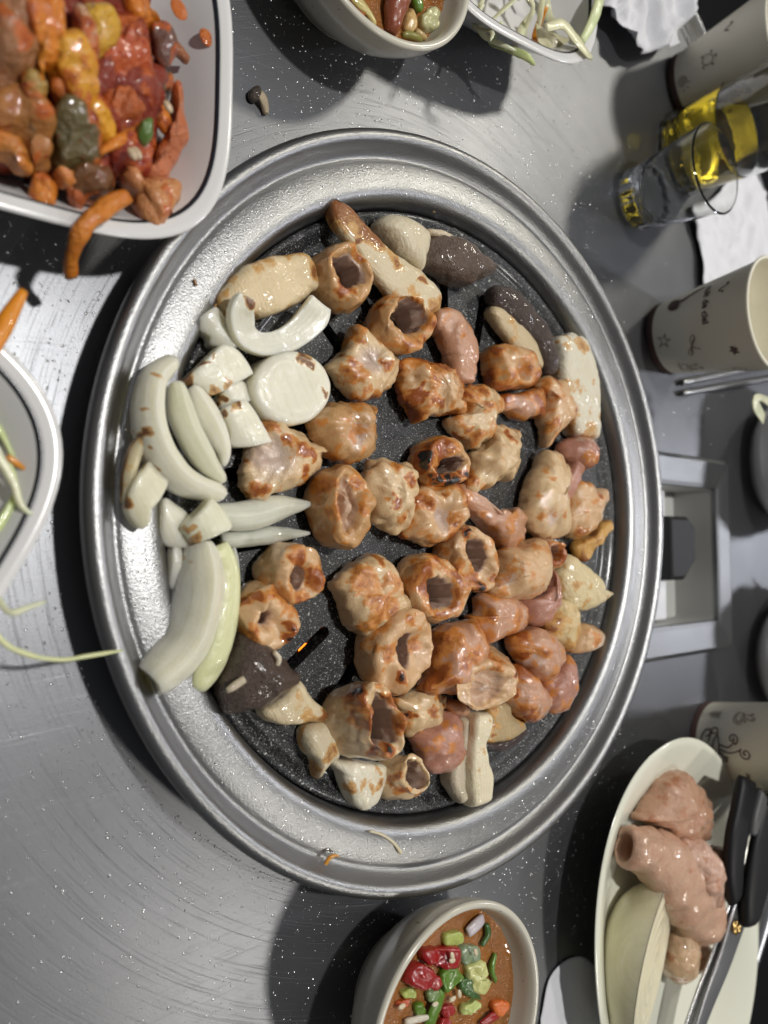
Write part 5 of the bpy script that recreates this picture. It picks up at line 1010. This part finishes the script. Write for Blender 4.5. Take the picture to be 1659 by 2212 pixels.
px_shred('straight orange carrot stick jutting out between the two near plates', [(-60, 810, 20, 4.3), (0, 718, 22, 4.2), (30, 665, 20, 4.1), (52, 628, 12, 4.0)], (.68, .24, .01), 'carrot strips in the salads', 'carrot_strip', 'carrot', th=.3, mat=M_VEG)
GT = 'cabbage shreds heaped on the salad plate'
heap(5.0, 29.2, 4.7, 66, 3.9, 'cabbage shred heaped on the salad plate by the crumpled napkin', GT, 'orange carrot strip in the salad by the crumpled napkin', 200)
px_shred('pale shred draped over the corner of the salad plate', [(1180, 60, 9, 3.7), (1215, 52, 9, 3.8), (1240, 80, 8, 3.8), (1265, 112, 6, 3.9), (1278, 125, 3, 3.7)], (.66, .64, .42), GT)
px_shred('light green shred rising beside the napkin', [(1258, 88, 6, 3.8), (1276, 55, 8, 4.0), (1290, 20, 8, 4.2), (1300, -20, 7, 4.2)], (.60, .66, .38), GT)
px_shred('wet flat leaf strip on the salad plate wall', [(1160, 70, 14, 3.0), (1190, 90, 16, 2.7), (1230, 98, 13, 2.9), (1262, 102, 6, 3.3)], (.56, .52, .34), GT)
heap(38.6, 1.9, 3.4, 20, 4.6, 'cabbage shred in the wavy dish next to the chopsticks', 'cabbage shreds in the wavy dishes', 'orange carrot strip in the wavy dish next to the chopsticks', 320)
px_shred('light looped shred poking above the wavy dish by the chopsticks', [(1650, 905, 7, 4.6), (1632, 872, 8, 4.9), (1640, 858, 8, 5.0), (1662, 868, 8, 4.9)], CW, 'cabbage shreds in the wavy dishes')
heap(37.6, -13.6, 3.2, 12, 4.4, 'cabbage shred in the wavy dish near the grease drawer', 'cabbage shreds in the wavy dishes', 'orange carrot strip in the wavy dish near the grease drawer', 350)

# ---------------------------------------------------------------- toppings in the sauce bowls
RED = (.30, .010, .010); GRN = (.10, .20, .018); LGR = (.38, .44, .11); DGR = (.05, .12, .025); WHT = (.62, .56, .46)
GS = 'chopped vegetables in the chilli sauce'
def top_(label, outline, color, cat, z=2.9, h=.6, name=None, tagz='SA', group=GS, **k):
    k.setdefault('flat', 5); k.setdefault('amp', .09); k.setdefault('freq', 2.2); k.setdefault('sear', -.05); k.setdefault('edge', .1); k.setdefault('jag', .08); h *= .75
    return tag(blob(name or cat.replace(' ', '_') + '_piece', tagz, outline, z, h, M_VEG, color, nt=40, nr=10, zu=.7, **k), label, cat, group)
def tops(label, line, color, cat, tagz='SA', group=GS, th=.25, name=None, **k):
    return tag(strip(name or cat.replace(' ', '_') + '_piece', tagz, line, M_VEG, color, thick=th, n=20, m=10, sear=-.3, **k), label, cat, group)
top_('largest red chilli block', [(660, 830), (780, 818), (890, 815), (892, 940), (830, 952), (690, 920), (652, 880)], RED, 'chilli', h=.85, seed=1, dents=[(770, 870, .3, .2)])
top_('pointed glossy red chilli wedge at the near bowl wall', [(620, 920), (700, 960), (770, 1050), (720, 1085), (600, 1070), (545, 1040)], RED, 'chilli', h=.9, seed=2)
top_('white green scallion chunk above the red chilli block', [(790, 740), (900, 705), (908, 780), (800, 805)], LGR, 'scallion', h=.55, seed=3)
top_('grey green scallion tube beside the red chilli block', [(900, 820), (1000, 800), (1028, 880), (925, 920)], (.20, .26, .15), 'scallion', h=.6, seed=4)
top_('bright green chilli pepper shell in the bowl centre', [(780, 980), (860, 945), (918, 1020), (870, 1070), (810, 1118), (775, 1060)], GRN, 'chilli', h=.7, seed=5)
top_('pale yellow green chopped cabbage heart', [(955, 940), (1040, 910), (1062, 960), (1045, 1020), (1105, 1040), (1050, 1112), (1000, 1120), (955, 1040)], (.56, .56, .22), 'vegetable', h=.8, seed=6, amp=.15)
top_('dark green leaf under the pale cabbage heart', [(900, 1040), (960, 1010), (1000, 1100), (1040, 1160), (960, 1140), (905, 1090)], DGR, 'leaf', h=.55, seed=7)
top_('light green crumpled leaf near the carrot cube', [(915, 1200), (1000, 1160), (1035, 1190), (985, 1255), (915, 1255)], (.48, .54, .18), 'leaf', h=.6, seed=8, amp=.12)
top_('orange carrot cube at the far bowl wall', [(1125, 1180), (1190, 1165), (1212, 1220), (1160, 1268), (1115, 1232)], (.62, .14, .02), 'carrot', h=.6, seed=9)
top_('small red chilli square', [(780, 1200), (850, 1190), (855, 1250), (790, 1262)], RED, 'chilli', h=.55, seed=10)
top_('yellow green scallion curl at the bowl wall', [(515, 1100), (580, 1078), (595, 1140), (520, 1145)], LGR, 'scallion', h=.5, seed=11)
top_('green chilli ring slice', [(600, 1200), (650, 1185), (675, 1250), (610, 1265)], GRN, 'chilli', h=.5, seed=12)
top_('grey green leaf square left of the long green strip', [(680, 1110), (750, 1095), (760, 1160), (700, 1180)], (.20, .28, .12), 'leaf', h=.5, seed=14)
top_('orange red chilli scrap at the near wall', [(485, 1180), (550, 1150), (545, 1195), (495, 1200)], (.45, .08, .02), 'chilli', h=.4, seed=13)
tops('lilac white onion stick', [(945, 715, 28, 3.2), (1000, 665, 30, 3.25), (1050, 618, 24, 3.2)], (.60, .54, .58), 'onion')
tops('thin curved green scallion thread', [(1130, 850, 10, 3.15), (1108, 950, 14, 3.2), (1130, 1040, 10, 3.15)], GRN, 'scallion')
tops('dark green scallion sliver near the bowl rim', [(1070, 655, 12, 3.15), (1078, 730, 15, 3.2), (1038, 800, 10, 3.15)], DGR, 'scallion')
tops('long green chilli strip', [(780, 1100, 26, 3.2), (740, 1200, 36, 3.3), (690, 1330, 36, 3.2)], GRN, 'chilli')
tops('red chilli strip below the carrot cube', [(1030, 1330, 20, 3.2), (1100, 1280, 24, 3.25), (1160, 1255, 16, 3.2)], RED, 'chilli')
tops('white onion strip at the lower bowl edge', [(530, 1310, 20, 3.2), (620, 1290, 24, 3.25), (720, 1265, 16, 3.2)], WHT, 'onion')
top_('red chilli flake at the lower bowl edge', [(770, 1290), (830, 1275), (840, 1340), (770, 1350)], RED, 'chilli', h=.5, seed=15)
for (x, y, a) in ((845, 870, .3), (845, 900, 1.2), (930, 1145, .2), (885, 1180, 1.5), (770, 1215, 1.3), (548, 1232, 1.4), (1000, 845, .4), (735, 1090, 0)):
    p = U(zp('SA', [(x, y)]), 3.7)[0]; V, F = lathe(smooth_profile([(.01, -.08), (.09, -.05), (.12, 0), (.08, .05), (.01, .07)], 3), 12, 2, a, (p[0], p[1], 3.7 if y < 910 else 3.35), 1, 1.7)
    tag(mkobj('sesame_seed', V, F, M_VEG, color=(.62, .52, .36), attrs={'sear': np.full(len(V), -.3)}), 'sesame seed floating among the chopped chilli', 'seed', 'sesame seeds in the chilli sauce')
GT2 = 'pieces in the soybean sauce'
tops('reddish brown meat strip standing in sauce', [(900, -90, 95, 3.3), (860, 40, 95, 3.3), (830, 180, 85, 3.2), (800, 335, 60, 3.0)], (.24, .06, .025), 'meat', 'T', GT2, .8, amp=.1)
top_('single pale soybean', [(950, 180), (985, 110), (1020, 72), (1060, 150), (1072, 230), (1020, 325), (960, 280)], (.60, .40, .16), 'soybean', 2.8, .75, 'soybean', 'T', GT2, flat=2.2)
top_('green topped white vegetable wedge', [(1110, 150), (1200, 85), (1300, 120), (1292, 200), (1262, 290), (1180, 305), (1115, 230)], (.52, .50, .26), 'vegetable', 2.7, .9, None, 'T', GT2)
tops('green scallion stalk', [(1040, -40, 40, 3.2), (1075, 40, 42, 3.2), (1100, 105, 26, 3.1)], GRN, 'scallion', 'T', GT2, .4)
tops('sauce coated green slice', [(915, 355, 26, 3.0), (1000, 365, 32, 3.05), (1110, 405, 24, 3.0)], (.26, .24, .06), 'vegetable', 'T', GT2, .35)
tops('tan sliver', [(1050, 315, 22, 3.1), (1110, 360, 26, 3.1), (1155, 395, 16, 3.05)], (.48, .34, .14), 'vegetable', 'T', GT2, .3)
tops('wilted yellowish leaf along the bowl wall', [(400, -40, 40, 3.2), (480, 30, 46, 3.2), (560, 115, 30, 3.1), (640, 250, 20, 3.0)], (.50, .42, .16), 'leaf', 'T', GT2, .25)
tops('orange chilli skin below the wilted leaf', [(440, 70, 22, 3.05), (490, 110, 24, 3.05), (530, 150, 14, 3.0)], (.46, .12, .02), 'chilli', 'T', GT2, .25)
for o in [q for q in bpy.data.objects if q.get('group') in (GS, GT2) and q.parent is None]:
    o['label'] = o['label'] + (' in the chilli sauce bowl' if o['group'] == GS else ' in the soybean sauce bowl')

# ---------------------------------------------------------------- raw pieces on the oval platter
GQ = 'uncooked intestine pieces on the oval platter'
RW = (.58, .36, .24); RW2 = (.60, .42, .27)
def raw(label, outline, z, h, color, **k):
    k.setdefault('sear', .05); k.setdefault('edge', .1); k.setdefault('amp', .14); k.setdefault('fold', .2)
    return tag(blob('uncooked_intestine', 'Q', outline, z, h, M_RAW, color, zu=.5, **k), label, 'intestine', GQ)
raw('ochre pale intestine stub at the lower end of the platter heap', [(800, 1500), (850, 1580), (880, 1680), (900, 1790), (870, 1920), (830, 1970), (760, 1900), (740, 1800), (770, 1650)], 1.0, 2.2, (.60, .41, .24), seed=301)
raw('pointed pale intestine flap with brown tip beside the scissor blades', [(900, 1690), (970, 1690), (985, 1780), (1025, 1850), (960, 1870), (890, 1895), (880, 1800)], 1.3, 1.8, RW2, seed=302, spots=[(1010, 1845, .35, .75)])
raw('smooth beige intestine end under the scissor handle', [(1010, 1120), (1090, 1085), (1160, 1130), (1205, 1195), (1140, 1300), (1115, 1430), (1060, 1410), (1030, 1250)], 2.3, 1.9, (.50, .33, .20), seed=303, fold=.05, spots=[(1180, 1200, .4, .6)])
raw('wrinkled rosy intestine fold in the centre of the platter', [(840, 1090), (960, 1050), (1020, 1150), (1050, 1300), (1060, 1470), (960, 1480), (880, 1300)], 2.3, 2.2, (.60, .38, .28), seed=304, fold=.35)
o = strip('uncooked_intestine', 'Q', [(480, 1090, 118, 2.9), (580, 1115, 140, 3.0), (700, 1180, 145, 3.1), (820, 1300, 140, 3.1), (920, 1440, 125, 3.0), (1010, 1590, 90, 2.8)], M_RAW, RW, thick=2.4, flat=2.1, seed=305, amp=.16, sear=.05, hollow=1.0, n=60, m=40); tag(o, 'long open ended pink intestine tube across the platter', 'intestine', GQ)
raw('chunky brownish pink intestine piece at the top of the platter', [(640, 820), (700, 720), (740, 640), (850, 615), (930, 700), (1000, 790), (1020, 880), (990, 1000), (940, 1060), (850, 1070), (780, 1040), (700, 970), (620, 940), (580, 910)], 1.1, 2.7, (.52, .30, .19), seed=306, sear=.12)
t = thing('onion_half', 'cut onion half lying on the oval platter', 'onion')
e0, e1 = U(zp('Q', [(745, 1345), (545, 2330)]), 2.9)
cn = (e0 + e1) / 2; ax = e1 - e0; ha = np.linalg.norm(ax) / 2; ax = ax / (2 * ha)
nn = np.array([.40, .10, .91]); nn -= ax * nn.dot(ax); nn /= np.linalg.norm(nn); tt = np.cross(ax, nn); hb, hd = 3.0, 3.1
cn = cn - np.array([.3, 0, 0]) + np.array([0, 0, .25])
V = []; nu = 90
for q in np.linspace(0, math.pi / 2 * .985, 26):
    k = math.cos(q)
    for a in np.linspace(0, 2 * math.pi, nu, endpoint=False):
        x = math.cos(a); px_ = x * (1 + .10 * max(0, abs(x) - .8) / .2)
        V.append(cn + ax * ha * px_ * k ** .9 + tt * hb * math.sin(a) * k ** .9 - nn * hd * math.sin(q))
V = np.array(V); F = grid_faces(26, nu); V = np.vstack([V, V[-nu:].mean(0)]); F += [(len(V) - 1, len(V) - 1 - nu + j, len(V) - 1 - nu + (j + 1) % nu) for j in range(nu)]
V[:, 2] = np.maximum(V[:, 2], .85)
mkobj('outer_layer', V, F, M_ONION, t, color=(.82, .78, .56), attrs={'sear': np.full(len(V), -.3), 'su': (V - cn) @ tt, 'st': (V - cn) @ ax})
V = []; rg = np.linspace(1.0, .02, 40)
for k in rg:
    for a in np.linspace(0, 2 * math.pi, nu, endpoint=False):
        x = math.cos(a); px_ = x * (1 + .10 * max(0, abs(x) - .8) / .2)
        V.append(cn + ax * ha * px_ * k + tt * hb * math.sin(a) * k + nn * (.02 + .035 * math.cos(k * 31) * (k < .96) + .05 * (1 - k)))
V = np.array(V); F = grid_faces(40, nu); V = np.vstack([V, V[-nu:].mean(0)]); F += [(len(V) - 1, len(V) - 1 - nu + j, len(V) - 1 - nu + (j + 1) % nu) for j in range(nu)]
mkobj('cut_face', V, F, M_ONION, t, color=(.82, .76, .56), attrs={'sear': np.where(np.abs((V - cn) @ tt) < .35, .22, -.1), 'su': (V - cn) @ tt, 'st': (V - cn) @ ax})

# ---------------------------------------------------------------- oil spatter
def spatter(name, n, mat, fn, seed, label, rmin=.014, rmax=.05):
    rg = np.random.RandomState(seed); Vs = []; Fs = []
    m = 8; a = np.linspace(0, 2 * math.pi, m, endpoint=False)
    cnt = 0
    while cnt < n:
        q = fn(rg)
        if q is None: continue
        x, y, z = q; r = rmin + (rmax - rmin) * rg.rand() ** 3; o = len(Vs); st = 1 + .6 * rg.rand(); th = rg.rand() * 3.14
        for k, hz in ((1.0, 0), (.72, .38), (.35, .58)):
            for t_ in a:
                X = r * k * math.cos(t_) * st; Y = r * k * math.sin(t_); Vs.append((x + X * math.cos(th) - Y * math.sin(th), y + X * math.sin(th) + Y * math.cos(th), z + r * hz))
        Vs.append((x, y, z + r * .64))
        for i in range(2): Fs += [(o + i * m + j, o + i * m + (j + 1) % m, o + (i + 1) * m + (j + 1) % m, o + (i + 1) * m + j) for j in range(m)]
        Fs += [(o + 2 * m + j, o + 2 * m + (j + 1) % m, o + 3 * m) for j in range(m)]
        cnt += 1
    V = np.array(Vs) * S; me = bpy.data.meshes.new(name); me.from_pydata(V.tolist(), [], Fs); me.polygons.foreach_set('use_smooth', [True] * len(me.polygons)); me.materials.append(mat)
    o = bpy.data.objects.new(name, me); COL.objects.link(o); o['kind'] = 'stuff'; o['label'] = label; o['category'] = 'oil spatter'
    return o
def on_table(rg):
    a = rg.rand() * 2 * math.pi; r = 17.8 + 14 * rg.rand() ** 1.6
    x, y = r * math.cos(a), r * math.sin(a)
    if x > 16 and rg.rand() > .15: return None
    if abs(x - DC[0]) < 7 and abs(y - DC[1]) < 7.4: return None
    return x, y, .001
spatter('oil_spatter', 7500, M_DROP, on_table, 3, 'fine oil droplets spattered over the steel table')
def on_ring(rg):
    a = rg.rand() * 2 * math.pi; r = 14.75 + 1.4 * rg.rand()
    z = float(np.interp(r, [14.72, 15.05, 15.6, 16.1, 16.3], [1.98, 2.08, 2.06, 1.98, 1.90])); return r * math.cos(a), r * math.sin(a), z + .02 * math.sin(3 * a + 1)
spatter('oil_spatter', 1600, M_DROP, on_ring, 5, 'fine oil droplets spattered over the aluminium rim', .015, .05)
def on_plate(rg):
    r = 14 * math.sqrt(rg.rand()); a = rg.rand() * 2 * math.pi
    k = (math.degrees(a) - 84) % 14.4; 
    if 8.3 < r < 12 and min(k, 14.4 - k) < 2.6: return None
    x, y = r * math.cos(a), r * math.sin(a); r_ = [q[0] for q in gp[:-4]]; z_ = [q[1] for q in gp[:-4]]
    return x, y, float(np.interp(r, r_, z_))
spatter('oil_spatter', 2600, mat_plain('grease_bead', (.10, .09, .07), .08, 0, 1.0, .8), on_plate, 9, 'grease beads on the black grill plate', .015, .05)
